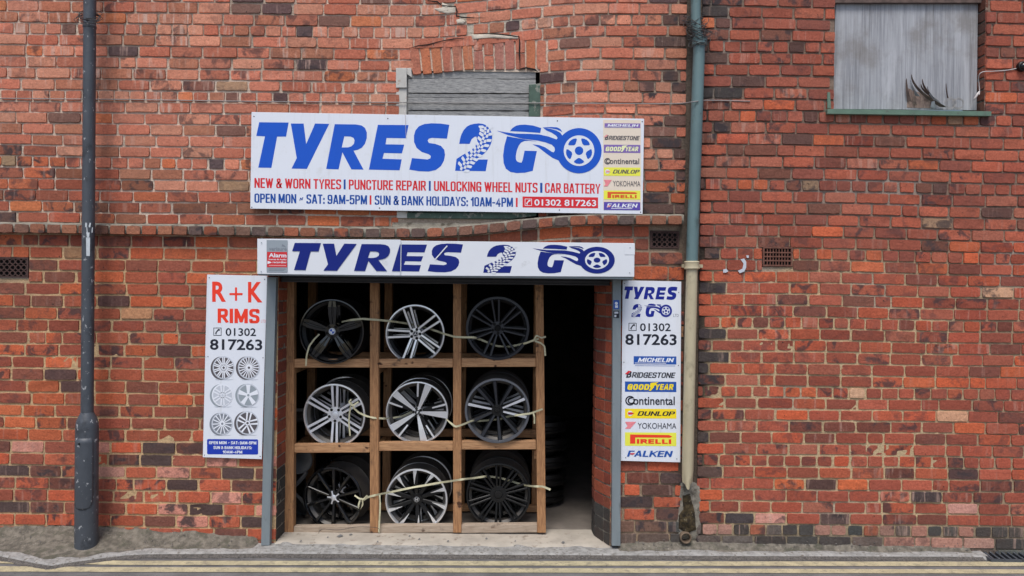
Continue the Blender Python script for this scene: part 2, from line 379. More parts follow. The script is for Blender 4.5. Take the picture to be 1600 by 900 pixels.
# ------------------------------------------------------------------ brickwork
class Bricks:
    def __init__(s): s.v, s.f, s.c, s.p, s.sm = [], [], [], [], []
    def brick(s, a0, a1, b0, b1, fr, col, par, yf=0.0, warp=None, deep=.016, rough=1.0):
        o, ua, ub, n = fr; L, Hh = a1 - a0, b1 - b0
        if L < .02 or Hh < .015: return
        e = .0024
        nx = max(2, int(L / .026)); nz = 3 if Hh < .12 else int(Hh / .03)
        As = [0, e] + [e + (L - 2 * e) * i / nx for i in range(1, nx)] + [L - e, L]
        Bs = [0, e] + [e + (Hh - 2 * e) * i / nz for i in range(1, nz)] + [Hh - e, Hh]
        base = len(s.v); na, nb = len(As), len(Bs)
        sd = rnd.random() * 90; ta, tb = rnd.uniform(-.006, .006), rnd.uniform(-.018, .02)
        rc = rnd.uniform(.003, .010) * rough; chip = rnd.random() < .16
        for j, b in enumerate(Bs):
            for i, a in enumerate(As):
                ring = min(i, j, na - 1 - i, nb - 1 - j)
                aa, bb = a, b
                da, db = min(a, L - a), min(b, Hh - b)
                if ring <= 1 and da < rc and db < rc:
                    k = (rc - max(da, db)) * .55
                    aa += k if a < L / 2 else -k; bb += k * .8 if b < Hh / 2 else -k * .8
                q = Vector(((a0 + a) * 24, (b0 + b) * 24, sd))
                if ring <= 1:
                    aa += .0042 * rough * noise.noise(q); bb += .0034 * rough * noise.noise(q + Vector((9, 4, 2)))
                h = yf + (a - L / 2) * ta + (b - Hh / 2) * tb + .0022 * noise.noise(q * .9 + Vector((0, 0, 40)))
                if chip and noise.noise(q * .8 + Vector((50, 0, 0))) > .25: h -= .005
                if ring == 1: h -= .0005
                if ring == 0: h -= deep
                A, B = a0 + aa, b0 + bb
                if warp: B += warp(A, B)
                s.v.append(o + ua * A + ub * B + n * h)
        for j in range(nb - 1):
            for i in range(na - 1):
                k = base + j * na + i; s.f.append((k, k + 1, k + 1 + na, k + na)); s.sm.append(0 < i < na - 2 and 0 < j < nb - 2)
        s.c += [(*col, 1)] * (na * nb); s.p += [(*par, 1)] * (na * nb)
    def build(s, name, parent):
        me = bpy.data.meshes.new(name); o0 = origin(parent)
        me.from_pydata([p - o0 for p in s.v], [], s.f); me.materials.append(M['brick'])
        for nm, dat in (('bcol', s.c), ('bpar', s.p)):
            at = me.color_attributes.new(nm, 'FLOAT_COLOR', 'POINT'); at.data.foreach_set('color', [x for c in dat for x in c])
        me.polygons.foreach_set('use_smooth', s.sm); me.update(); me.set_sharp_from_angle(angle=R(32))
        o = bpy.data.objects.new(name, me); COL.objects.link(o); o.parent = parent; return o
WF = (Vector((0, 0, 0)), Vector((1, 0, 0)), Vector((0, 0, 1)), Vector((0, -1, 0)))
def pick(ws):
    t = rnd.random() * sum(w for w, _ in ws)
    for w, c in ws:
        t -= w
        if t <= 0: return c
    return ws[-1][1]
def tint(c, amt=.11):
    k = 1.24 + rnd.gauss(0, amt); g = sum(c) / 3; c = tuple(v + (g - v) * .07 for v in c); c = (c[0] * .99, c[1] * 1.03, c[2] * .98); j = rnd.gauss(0, .035)
    l_ = lin(c); return tuple(max(.008, min(.8, x * k * (1 + j * s_))) for x, s_ in zip(l_, (1, -.6, -1)))
PAL_A = [(6, (184, 106, 88)), (5, (174, 96, 78)), (4, (192, 120, 100)), (3, (166, 100, 80)), (1, (124, 82, 74)), (.4, (92, 68, 70)), (.2, (162, 120, 98)), (1, (190, 104, 72))]
PAL_A2 = [(5, (172, 88, 62)), (5, (160, 80, 62)), (4, (146, 78, 62)), (2, (184, 96, 62)), (.9, (128, 78, 62)), (.3, (92, 64, 60)), (.3, (160, 118, 94))]
PAL_B = [(5, (158, 78, 58)), (5, (144, 72, 58)), (2.5, (174, 82, 54)), (2.6, (126, 70, 58)), (.9, (192, 90, 58)), (.6, (88, 58, 56)), (.2, (164, 112, 84))]
PAL_B0 = [(4, (174, 82, 60)), (3, (188, 84, 58)), (3.4, (146, 74, 60)), (1.8, (112, 66, 58)), (1.4, (80, 60, 60)), (1, (190, 120, 108))]
PAL_C = [(6, (150, 76, 62)), (4, (134, 70, 60)), (4, (166, 84, 66)), (1.6, (116, 70, 60)), (1.2, (182, 88, 60)), (.5, (94, 62, 58)), (.2, (150, 112, 92)), (1, (166, 92, 76))]
PAL_C2 = [(6, (158, 76, 60)), (5, (144, 70, 57)), (3, (172, 80, 58)), (2, (122, 66, 57)), (1, (192, 88, 58)), (.35, (86, 60, 60)), (.22, (196, 140, 114)), (1, (160, 86, 70))]
def pal_left(x, z):
    px, py = 800 + x * S, 450 - (z - H) * S
    if py < 262 + 40 * math.sin(x * 2):
        c = pick(PAL_A); sm = rnd.choice([0, .1, .3, .6, .85]) if px < 760 and py < 200 else rnd.choice([0, 0, .1, .35])
        st = rnd.choice([0, 0, 0, .3, .7])
    elif py < 372:
        c = pick(PAL_A2); sm = rnd.choice([0, 0, 0, .2]); st = rnd.choice([0, 0, .3, .6, .9])
    elif py < 690: c = pick(PAL_B); sm = rnd.choice([0, 0, 0, .12]); st = rnd.choice([0, 0, .2, .5, .8])
    else: c = pick(PAL_B0); sm = rnd.choice([0, 0, .2]); st = rnd.choice([0, .2, .6, .9])
    if px > 930 and rnd.random() < .3: st = 1.0
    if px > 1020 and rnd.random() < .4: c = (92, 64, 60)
    if py > 815 and px > 960: c = rnd.choice([(72, 66, 66), (96, 80, 76), (120, 84, 74)])
    return tint(c), (st, sm, rnd.random())
def pal_right(x, z):
    px, py = 800 + x * S, 450 - (z - H) * S
    c = pick(PAL_C if py < 420 + 50 * math.sin(x * 3) else PAL_C2)
    sm = rnd.choice([0, 0, 0, .15, .3]); st = rnd.choice([0, 0, .2, .45, .8])
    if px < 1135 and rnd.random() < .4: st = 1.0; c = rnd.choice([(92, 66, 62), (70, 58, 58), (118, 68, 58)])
    if py > 740 and rnd.random() < .2: c = rnd.choice([(86, 62, 60), (70, 56, 58), (196, 92, 58), (190, 130, 122)]); sm = rnd.choice([0, .5])
    if py > 822: c = rnd.choice([(72, 66, 66), (90, 78, 76), (150, 84, 66), (160, 110, 100)]); sm = rnd.choice([0, .4])
    if py > 842: c = rnd.choice([(72, 72, 74), (84, 80, 78), (90, 78, 74)])
    return tint(c), (st, sm, rnd.random())
def zpx(yv): return H + (450 - yv) / S
def xpx(xv): return (xv - 800) / S
def warpA(x, z): return .113 * ss(xpx(640), xpx(950), x) + .006 * noise.noise(Vector((x * 1.3, z * 3, 7)))
def warpB(x, z): return .113 * ss(xpx(640), xpx(950), x) * ss(1.5, 2.2, z) + .006 * noise.noise(Vector((x * 1.3, z * 3, 7)))
def warpC(x, z): return .007 * noise.noise(Vector((x * 1.1, z * 2, 17))) - .018 * ss(1.9, 3.9, x) * ss(.8, 2.5, z)
def lay(B, x0, x1, rows, hdr, holes, warp, pal, joint=.012, bond=.235):
    for ri, (za, zb) in enumerate(rows):
        zc = (za + zb) / 2; ivs = [(x0, x1)]
        for hx0, hx1, hz0, hz1 in holes:
            if hz0 < zc + warp((hx0 + hx1) / 2, zc) < hz1:
                nv = []
                for a, b in ivs:
                    if hx0 > a: nv.append((a, min(b, hx0)))
                    if hx1 < b: nv.append((max(a, hx1), b))
                ivs = [(a, b) for a, b in nv if b - a > .015]
        is_h = hdr(ri); unit = bond / 2 if is_h else bond
        x = x0 - unit * (.5 if ri % 2 else .05) - rnd.uniform(0, .035)
        while x < x1:
            w = unit * (1 + rnd.gauss(0, .035))
            if not is_h and rnd.random() < .045: w *= .52
            jk = 1 + .55 * noise.noise(Vector((x * 1.6, zc * 2.5, 41))); ja = joint * jk * rnd.uniform(.6, 1.3)
            for a, b in ivs:
                p, q = max(a, x), min(b, x + w - ja)
                if q - p > .03:
                    c, par = pal((p + q) / 2, zc)
                    B.brick(p, q, za + joint * jk * .5 * rnd.uniform(.7, 1.2), zb - joint * jk * .5 * rnd.uniform(.7, 1.2), WF, c, par, rnd.gauss(.0034, .002), warp)
            x += w
def cut(rects, h):
    out = []
    for a, b, c, d in rects:
        x0, x1, z0, z1 = max(a, h[0]), min(b, h[1]), max(c, h[2]), min(d, h[3])
        if x0 >= x1 or z0 >= z1: out.append((a, b, c, d)); continue
        out += [q for q in ((a, x0, c, d), (x1, b, c, d), (x0, x1, c, z0), (x0, x1, z1, d)) if q[1] - q[0] > 1e-4 and q[3] - q[2] > 1e-4]
    return out
def mortar_sheet(rects, colf, name, parent, dep):
    vs, fs, cs = [], [], []
    for x0, x1, z0, z1 in rects:
        nx, nz = max(1, round((x1 - x0) / .04)), max(1, round((z1 - z0) / .04)); b = len(vs)
        for j in range(nz + 1):
            for i in range(nx + 1):
                x, z = x0 + (x1 - x0) * i / nx, z0 + (z1 - z0) * j / nz
                vs.append(Vector((x, dep(x, z) + .0015 * noise.noise(Vector((x * 11, z * 11, 0))), z))); cs.append((*colf(x, z), 1))
        fs += [(b + j * (nx + 1) + i, b + j * (nx + 1) + i + 1, b + (j + 1) * (nx + 1) + i + 1, b + (j + 1) * (nx + 1) + i) for j in range(nz) for i in range(nx)]
    me = bpy.data.meshes.new(name); o0 = origin(parent); me.from_pydata([v - o0 for v in vs], [], fs); me.materials.append(M['mortar'])
    at = me.color_attributes.new('bcol', 'FLOAT_COLOR', 'POINT'); at.data.foreach_set('color', [x for c in cs for x in c])
    me.polygons.foreach_set('use_smooth', [True] * len(fs)); me.update()
    o = bpy.data.objects.new(name, me); COL.objects.link(o); o.parent = parent; return o
def mixc(a, b, t): return tuple(x + (y - x) * t for x, y in zip(a, b))
def mort_left(x, z):
    px, py = 800 + x * S, 450 - (z - H) * S
    tan, cream, grey = lin((214, 182, 140)), lin((226, 208, 190)), lin((150, 132, 116))
    c = mixc(cream, tan, ss(330, 420, py + 30 * noise.noise(Vector((x, z, 0)))))
    c = mixc(c, grey, ss(.05, .5, noise.noise(Vector((x * .9, z * .9, 11)))) * .55)
    c = mixc(c, grey, ss(870, 960, px) * .8)
    if 655 < px < 815 and py < 64: c = lin((206, 196, 180))
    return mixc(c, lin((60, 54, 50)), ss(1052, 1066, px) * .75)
def mort_right(x, z):
    px, py = 800 + x * S, 450 - (z - H) * S
    tan, grey = lin((208, 184, 146)), lin((146, 126, 112))
    t = ss(330, 470, py + 60 * noise.noise(Vector((x * 1.5, z, 3)))) * (1 - .5 * ss(1420, 1560, px))
    c = mixc(grey, tan, t); c = mixc(c, lin((176, 166, 156)), ss(.2, .6, noise.noise(Vector((x * 1.7, z * 1.7, 23)))) * .6)
    c = mixc(c, lin((108, 104, 96)), ss(800, 845, py) * .8)
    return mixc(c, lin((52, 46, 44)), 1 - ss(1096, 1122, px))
XL, XR, ZT = -6.4, 7.2, zpx(-330)
XS0, XS1 = 1.262, 1.372                         # seam behind the drainpipe
OX0, OX1, OZ1 = P(433, 640).x, P(955, 640).x, zpx(420)
# -- left building
bl = thing('brick_building', 'old red brick shop building with string course, boarded window and shutter doorway', 'building', (0, .2, 0))
WX0, WX1, WZ0, WZ1 = xpx(621), xpx(840), zpx(343), zpx(112)
holesA = [(WX0, WX1, WZ0 - .02, zpx(104)), (xpx(642), xpx(852), zpx(112), zpx(64)), (xpx(690), xpx(704), zpx(16), zpx(2)), (xpx(713), xpx(724), zpx(33), zpx(19)), (xpx(725), xpx(735), zpx(50), zpx(36))]
rowsA = [(zpx(357 - 17.4 * i), zpx(357 - 17.4 * (i + 1))) for i in range(39)]
B = Bricks()
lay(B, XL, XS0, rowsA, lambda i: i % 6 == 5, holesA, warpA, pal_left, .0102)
VENT1 = (xpx(-6), xpx(45), zpx(444), zpx(408)); VENT2 = (xpx(1013), xpx(1063), zpx(387), zpx(357))
holesB = [(OX0, OX1, -.1, OZ1), VENT1, VENT2]
rowsB = [(zpx(374 + 19 * (i + 1)), zpx(374 + 19 * i)) for i in range(26)]
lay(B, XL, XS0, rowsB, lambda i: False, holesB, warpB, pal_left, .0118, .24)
# voussoirs over the boarded window
for i in range(13):
    cx = 649 + i * 16.4; ang = R(7.5 - i * .62); top = 62 + 12 * max(0, (700 - cx) / 60) ** 1.2; bot = 116.5 - 8 * ss(650, 745, cx)
    p = P(cx, (top + bot) / 2); ua = Vector((math.cos(ang), 0, -math.sin(ang))); ub = Vector((math.sin(ang), 0, math.cos(ang)))
    ub = Vector((-math.sin(ang), 0, math.cos(ang))); ua = Vector((math.cos(ang), 0, math.sin(ang)))
    L = (bot - top) / S / 2; cuts = [-L, L] if i not in (6, 7, 10) else [-L, rnd.uniform(-.02, .03), L]
    for c0, c1 in zip(cuts, cuts[1:]):
        B.brick(-.0345, .0345, c0, c1 - .004, (p, ua, ub, Vector((0, -1, 0))), tint(rnd.choice([(170, 98, 82), (178, 104, 86), (184, 104, 76), (164, 98, 88)]), .08), (rnd.choice([0, .2]), rnd.choice([0, .3, .6]), rnd.random()), .003)
# reveals of the doorway
def reveal(p0, p1, z1, dark, one=False):
    d = (p1 - p0); L = d.length; ua = d / L; n = ua.cross(Vector((0, 0, 1)))
    if n.y > 0: n = -n
    if abs(n.y) < .2: n = Vector((1 if p0.x < 0 else -1, 0, 0))
    z = .0; i = 0
    while z < z1:
        cuts = [0, L] if one or L < .2 else ([0, .12, L] if i % 2 else [0, .235, L])
        for a, b in zip(cuts, cuts[1:]):
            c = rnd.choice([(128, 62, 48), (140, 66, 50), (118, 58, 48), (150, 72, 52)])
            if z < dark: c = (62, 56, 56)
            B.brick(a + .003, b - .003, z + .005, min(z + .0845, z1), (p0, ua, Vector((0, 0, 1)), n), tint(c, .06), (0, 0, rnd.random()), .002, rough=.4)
        z += .0885; i += 1
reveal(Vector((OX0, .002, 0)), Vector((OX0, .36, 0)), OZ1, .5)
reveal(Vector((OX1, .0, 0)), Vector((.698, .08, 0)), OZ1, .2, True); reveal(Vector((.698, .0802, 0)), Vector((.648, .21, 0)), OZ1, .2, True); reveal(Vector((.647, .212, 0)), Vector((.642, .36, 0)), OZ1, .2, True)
wall = B.build('brick_face', bl)
B = Bricks(); x = XL; off = WF[0] + Vector((0, -.066, 0))
while x < XS0 - .02:
    w = rnd.uniform(.108, .124); zc = zpx(366)
    c = rnd.choice([(142, 84, 66), (124, 78, 66), (150, 92, 72), (112, 78, 68), (150, 80, 60), (92, 72, 70)])
    B.brick(x, min(x + w - .011, XS0 - .03), zc - .036, zc + .03, (off, *WF[1:]), tint(c, .1), (rnd.choice([0, .3, .8]), 0, rnd.random()), rnd.gauss(0, .004), warpA, .075)
    x += w
sc_ = B.build('string_course', bl)
mb = MB(); pr = [(-.004, .046), (-.054, .034), (-.056, -.03), (.005, -.031)]; nn = 160
for i in range(nn + 1):
    x = XL + (XS0 - .02 - XL) * i / nn; wz = zpx(366) + warpA(x, zpx(366))
    mb.v += [Vector((x, y, wz + dz + .003 * noise.noise(Vector((x * 12, dz * 30, 0))))) for y, dz in pr]
mb.f = [(i * 4 + j, i * 4 + j + 1, (i + 1) * 4 + j + 1, (i + 1) * 4 + j) for i in range(nn) for j in range(3)]; mb.m = [0] * len(mb.f)
mb.build('mortar_bed', M['patch'], sc_, smooth=True)
# mortar under the boarded window
mb = MB(); pts = []
for i in range(31):
    px = 612 + 240 * i / 30; wz = zpx(366) + warpA(xpx(px), 2.28) + .03
    zt = zpx(349.5) + .012 * ss(780, 850, px)
    for t in (0, .33, .66, 1):
        pts.append((xpx(px), -.004 - .02 * (1 - t) + .006 * noise.noise(Vector((px * .12, t * 4, 0))), wz + (max(zt, wz + .01) - wz) * t))
mb.add(pts, [(i * 4 + j, i * 4 + 4 + j, i * 4 + 5 + j, i * 4 + 1 + j) for i in range(30) for j in range(3)])
mb.build('mortar_fillet', M['patch'], bl, smooth=True)
VA = (VENT1[0], VENT1[1], P(20, 435).z, P(20, 401).z); VB = (P(1015, 375).x, P(1062, 375).x, P(1040, 389).z, P(1040, 360).z)
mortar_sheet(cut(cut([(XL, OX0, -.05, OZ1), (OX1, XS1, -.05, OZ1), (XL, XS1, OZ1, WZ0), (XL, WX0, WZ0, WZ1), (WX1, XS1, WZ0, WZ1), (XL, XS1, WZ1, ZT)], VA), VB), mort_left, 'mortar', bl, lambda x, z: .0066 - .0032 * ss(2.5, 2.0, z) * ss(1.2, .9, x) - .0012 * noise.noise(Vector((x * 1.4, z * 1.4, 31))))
# rest of the building: thickness, dark room behind the doorway
mb = MB()
mb.box((OX0 - .2, .0147, -.05), (OX0 - .003, .36, OZ1)); mb.box((.735, .02, -.05), (1.2, .36, OZ1)); mb.box((XL, .0147, OZ1 + .003), (XS1, .36, WZ0 - .01))
q_ = [(OX1 + .002, .006), (.7005, .0845), (.6525, .214), (.648, .36)]; mb.add([(x, y, z) for z in (0, OZ1) for x, y in q_], [(i, i + 1, i + 5, i + 4) for i in range(3)])
mb.build('wall_core', M['patch'], bl)
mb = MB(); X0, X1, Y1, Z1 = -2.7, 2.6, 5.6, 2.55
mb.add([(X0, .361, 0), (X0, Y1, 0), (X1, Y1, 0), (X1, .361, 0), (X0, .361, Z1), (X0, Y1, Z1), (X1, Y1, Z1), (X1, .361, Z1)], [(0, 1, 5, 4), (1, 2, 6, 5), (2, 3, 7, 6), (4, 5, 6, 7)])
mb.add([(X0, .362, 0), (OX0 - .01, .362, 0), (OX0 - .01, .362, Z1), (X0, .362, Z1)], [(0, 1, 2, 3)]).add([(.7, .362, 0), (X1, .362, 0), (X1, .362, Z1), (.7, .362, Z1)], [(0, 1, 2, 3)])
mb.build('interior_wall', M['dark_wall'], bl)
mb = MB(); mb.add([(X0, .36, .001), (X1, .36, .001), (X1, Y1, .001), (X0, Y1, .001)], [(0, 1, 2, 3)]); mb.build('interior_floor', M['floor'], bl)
mb = MB(); g = 60; pts = []
for i in range(g + 1):
    x = OX0 + (OX1 - OX0) * i / g
    for y, z in ((.36, .003), (.2, .004), (.05, .002), (-.02 + .008 * noise.noise(Vector((x * 6, 0, 0))), -.004), (-.035 + .01 * noise.noise(Vector((x * 5, 3, 0))), -.03)):
        pts.append((x, y, z + .004 + .003 * noise.noise(Vector((x * 9, y * 9, 1)))))
mb.add(pts, [(i * 5 + j, i * 5 + j + 1, i * 5 + j + 6, i * 5 + j + 5) for i in range(g) for j in range(4)])
mb.build('doorstep', M['sill'], bl, smooth=True)
# boarded window
win = MB().box((WX0, .03, WZ0), (xpx(640), .09, P(628, 107).z)).build('boarded_window', M['greyboard'], bl)
MB().prism([P(618.5, 106, -.012), P(618.5, 137, -.012), P(635.5, 137, -.012), P(635.5, 106, -.012)], (0, .04, 0)).prism([P(635.8, 106, -.004), P(635.8, 116, -.004), P(643.5, 121, -.004), P(642.5, 106, -.004)], (0, .03, 0)).build('frame_block', M['whiteframe'], win, bevel=.003)
MB().prism([P(619, 138, .0), P(619, 182, .0), P(635, 182, .0), P(635.5, 138, .0)], (0, .03, 0)).build('frame_post', M['whiteframe'], win, bevel=.002)
MB().prism([P(620, 330, -.008), P(620, 340.5, -.008), P(637, 340.5, -.008), P(637, 330, -.008)], (0, .03, 0)).build('frame_stub', M['whiteframe'], win, bevel=.002)
MB().prism([P(826.5, 132, -.004), P(826.5, 182, -.004), P(844, 182, -.004), P(845, 130, -.004), P(838, 131, -.004)], (0, .05, 0)).build('frame_post', M['darkgreen'], win, bevel=.003)
for y0, y1, xr in ((112, 122.5, 837), (123.5, 145, 837), (147, 152, 826), (152.5, 162, 826), (163, 172, 826), (174, 196, 826), (198, 220, 826), (222, 244, 826), (246, 268, 826), (270, 292, 826), (294, 316, 826), (318, 331, 826)):
    mb = MB(); pts = []
    for i in range(13):
        px = 638 + (xr - 638) * i / 12
        for j, yy in enumerate((y0 + (3 * ss(720, 640, px) if y0 == 112 else 0) + .9 * noise.noise(Vector((px * .05, y0, 0))), y1 + .9 * noise.noise(Vector((px * .05, y1, 5))) + (3 if False else 0))):
            pts.append(P(px, yy + (px - 730) * .004, .012 + .004 * noise.noise(Vector((y0, 1, 1))) + .004 * j))
    n = 13; bk = [Vector(p) + Vector((0, .02, 0)) for p in pts]
    mb.add(pts + bk, [(2 * i + 1, 2 * i + 3, 2 * i + 2, 2 * i) for i in range(12)] + [(26 + 2 * i, 2 * i, 2 * i + 2, 28 + 2 * i) for i in range(12)] + [(2 * i + 1, 27 + 2 * i, 29 + 2 * i, 2 * i + 3) for i in range(12)] + [(24, 25, 51, 50), (1, 0, 26, 27)])
    mb.build('board', M['greyboard'], win)
MB().prism([P(636, 332, -.014), P(636, 341, -.014), P(800, 342, -.014), P(838, 337, -.014), P(838, 332, -.014)], (0, .06, 0)).build('window_sill', M['darkgreen'], win, bevel=.003)
MB().add([P(600, 90, .085), P(870, 90, .085), P(870, 350, .085), P(600, 350, .085)], [(0, 3, 2, 1)]).build('window_back', M['hole'], win)
# air bricks
def air_brick(rect, style, m, parent):
    x0, x1, z0, z1 = rect; mb = MB(); e = .004
    x0 += e; x1 -= e; z0 += e; z1 -= e; fw = .012
    mb.box((x0, -.004, z0), (x1, .03, z0 + fw)).box((x0, -.004, z1 - fw), (x1, .03, z1)).box((x0, -.004, z0 + fw + .0003), (x0 + fw, .03, z1 - fw - .0003)).box((x1 - fw, -.004, z0 + fw + .0003), (x1, .03, z1 - fw - .0003))
    ix0, ix1, iz0, iz1 = x0 + fw, x1 - fw, z0 + fw, z1 - fw
    if style == 'slots':
        for i in range(1, 9): xx = ix0 + (ix1 - ix0) * i / 9; mb.box((xx - .0032, -.001, iz0), (xx + .0032, .03, iz1))
        for j in range(1, 4): zz = iz0 + (iz1 - iz0) * j / 4; mb.box((ix0, -.0025, zz - .005), (ix1, .028, zz + .005))
    else:
        nx, nz = 5, 3
        for i in range(nx):
            for j in range(nz):
                c = (ix0 + (ix1 - ix0) * (i + .5) / nx, 0, iz0 + (iz1 - iz0) * (j + .5) / nz); r = (ix1 - ix0) / nx / 2
                mb.lathe([(r * 1.02, .025), (r * 1.02, -.002), (r * .7, -.002), (r * .7, .025)], c, 'y', 14)
                mb.box((c[0] - .0022, .0, iz0), (c[0] + .0022, .02, c[2] - r * .7)) if j == 0 else None
                mb.box((c[0] - .003, .0, c[2] + r * .9), (c[0] + .003, .02, c[2] + (iz1 - iz0) / nz - r * .9)) if j < nz - 1 else None
    o = mb.build('air_brick', m, parent); MB().box((x0 + .001, .0125, z0 + .001), (x1 - .001, .0143, z1 - .001)).build('vent_hole', M['hole'], o); return o
air_brick(VA, 'rings', M['terradark'], bl)
air_brick(VB, 'rings', M['terradark'], bl)
# -- right building
br = thing('brick_building', 'plain red brick building with a plywood boarded window beside the drainpipe', 'building', (3, .2, 0))
RW = (P(1304, 90).x, P(1540, 90).x, P(1420, 172).z, zpx(-40))
VENT3 = (P(1191, 400).x, P(1239, 400).x, P(1215, 418).z, P(1215, 384).z)
rowsC = [(zpx(822.8 - 17.95 * i + 9), zpx(822.8 - 17.95 * (i + 1) + 9)) for i in range(-3, 64)]
B = Bricks()
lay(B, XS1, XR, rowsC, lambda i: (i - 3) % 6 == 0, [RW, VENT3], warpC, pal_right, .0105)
z = RW[2]
while z < RW[3]:
    B.brick(.003, .115, z + .005, z + .077, (Vector((RW[1], 0, 0)), Vector((0, 1, 0)), Vector((0, 0, 1)), Vector((-1, 0, 0))), tint(rnd.choice([(110, 66, 56), (92, 62, 56), (140, 70, 54)])), (.3, 0, rnd.random()), 0); z += .0835
B.build('brick_face', br)
VC = (VENT3[0], VENT3[1], VENT3[2] + .004, VENT3[3] - .004)
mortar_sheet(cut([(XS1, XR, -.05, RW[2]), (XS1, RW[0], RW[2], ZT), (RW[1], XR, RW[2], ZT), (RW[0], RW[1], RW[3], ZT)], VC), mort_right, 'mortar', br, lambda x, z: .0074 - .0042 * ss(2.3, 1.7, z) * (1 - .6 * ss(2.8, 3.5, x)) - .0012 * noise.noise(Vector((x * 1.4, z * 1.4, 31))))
MB().box((RW[1] + .012, .0147, RW[2] - .02), (RW[1] + .3, .3, RW[3])).box((RW[0] - .3, .0147, RW[2] - .02), (RW[0] - .004, .3, RW[3])).box((RW[0] - .3, .0147, RW[2] - .3), (RW[1] + .3, .3, RW[2] - .021)).build('wall_core', M['patch'], br)
air_brick(VC, 'slots', M['terra'], br)
d = .085
win = MB().prism([P(1306, 6, d), P(1300, 170, d), P(1526, 172, d), P(1528, 6, d)], (0, .018, 0)).build('boarded_window', M['ply'], br)
MB().prism([P(1296, -12, d - .03), P(1296, 4, d - .03), P(1536, 4, d - .03), P(1536, -12, d - .03)], (0, .06, 0)).build('window_head', M['plydark'], win)  # dark strip standing in for the shadow across the window top
a, b = P(1293, 169, -.03), P(1549, 173, -.03)
MB().add([P(1293, 170, -.04), P(1549, 174, -.04), P(1549, 181, -.04), P(1293, 177.5, -.04)], [(0, 3, 2, 1)]).add([P(1293, 170, -.04), P(1549, 174, -.04), P(1549, 174, -.04) + Vector((-.02, .14, .012)), P(1293, 170, -.04) + Vector((.02, .14, .012))], [(0, 1, 2, 3)]).add([P(1293, 177.5, -.04), P(1549, 181, -.04), P(1549, 181, -.04) + Vector((0, .1, 0)), P(1293, 177.5, -.04) + Vector((0, .1, 0))], [(0, 3, 2, 1)]).add([P(1293, 170, -.04), P(1293, 177.5, -.04), P(1293, 177.5, -.04) + Vector((0, .1, 0)), P(1293, 170, -.04) + Vector((.02, .14, .012))], [(0, 3, 2, 1)]).build('window_sill', M['greenpaint'], win)
MB().prism([P(1293, 144, -.012), P(1293, 169, -.012), P(1298.5, 169, -.012), P(1297, 144, -.012)], (0, .05, 0)).build('frame_stub', M['greenpaint'], win)
dz = d - .003
MB().prism([P(1419, 138, dz), P(1417, 168, dz), P(1455, 169, dz), P(1456, 150, dz), P(1440, 146, dz), P(1430, 142, dz)], (0, .002, 0)).build('torn_veneer', M['plyraw'], win)
def sliver(base, tip, w, curl, m='plydark'):
    mb = MB(); n = 9
    for i in range(n):
        t = i / (n - 1); px = base[0] + (tip[0] - base[0]) * (1 - (1 - t) ** 1.9); py = base[1] + (tip[1] - base[1]) * t
        ww = w * (1 - t) ** .8 + .25; dd = dz - .004 - curl * math.sin(t * 2.2) * .7
        mb.v += [P(px - ww, py, dd), P(px + ww, py + .8, dd - .012)]
    mb.f = [(2 * i, 2 * i + 1, 2 * i + 3, 2 * i + 2) for i in range(n - 1)]; mb.m = [0] * (n - 1)
    o = mb.build('splinter', M[m], win); sm_ = o.modifiers.new('thick', 'SOLIDIFY'); sm_.thickness = .002
for q in (((1421, 158), (1416, 122), 3.2, .02), ((1474, 167), (1424, 116), 5.5, .05), ((1464, 158), (1441, 123), 4, .04), ((1452, 148), (1439, 131), 3, .03), ((1481, 153), (1478, 130), 1.0, .01)): sliver(*q)
sliver((1434, 150), (1423, 124), 3.5, .03, 'ply'); sliver((1476, 167), (1449, 134), 4, .035, 'ply'); sliver((1430, 164), (1427, 140), 3, .02, 'plyraw'); sliver((1458, 168), (1458, 150), 4, .02, 'ply')
# seam pointing between the buildings is part of the left mortar sheet

# ------------------------------------------------------------------ drainpipe and outlet
pd = -.075
dp = thing('drainpipe', 'old cast drainpipe, blue green above and cream below, between the two brick walls', 'drainpipe', P(1074, 760, pd))
MB().tube([P(1087, -330, pd), P(1087, 26, pd)] + catmull([P(1087, 34, pd), P(1088, 44, pd), P(1091, 56, pd), P(1092.5, 64, pd)], 4), .0355, 20).build('upper_pipe', M['pipeblue'], dp, smooth=40)
ax = (P(1086, 200, pd) - P(1092, 70, pd)).normalized()
MB().tube([P(1092.5, 70, pd), P(1081, 411, pd)], .0425, 24).build('pipe', M['pipeblue'], dp, smooth=40)
def collar(px, y0, y1, r, m, nm='collar'):
    MB().tube([P(px, y0, pd), P(px, y0 + 1.5, pd), P(px, (y0 + y1) / 2, pd), P(px, y1 - 1.5, pd), P(px, y1, pd)], [r * .96, r * 1.1, r, r * 1.1, r * .97], 24).build(nm, M[m], dp, smooth=40)
collar(1092.8, 60, 72, .052, 'pipeblue'); collar(1081, 408, 421, .051, 'pipecream')
MB().box(P(1066, 418, -.04), P(1096, 413.5, .004)).build('wall_bracket', M['pipecream'], dp)
lp = MB(); path = [P(1081, 420, pd), P(1078, 560, pd), P(1074.5, 735, pd)]; lp.tube(path, .041, 24, cap=False)
n0 = len(lp.v); c0, c1 = P(1074.5, 735, pd), P(1073.5, 763, pd); ring = lp.v[n0 - 24:n0]
for p in ring:
    t = (p.y - c0.y) / .041                                   # mitred end: long at the front, short at the wall
    lp.v.append(Vector((c1.x + (p.x - c0.x) * (.5 if t < -.3 else .9), p.y, c0.z + (c1.z - c0.z) * (.5 - .5 * t))))
lp.f += [(n0 - 24 + k, n0 - 24 + (k + 1) % 24, n0 + (k + 1) % 24, n0 + k) for k in range(24)]; lp.m += [0] * 24
lp.build('lower_pipe', M['pipecream'], dp, smooth=40)
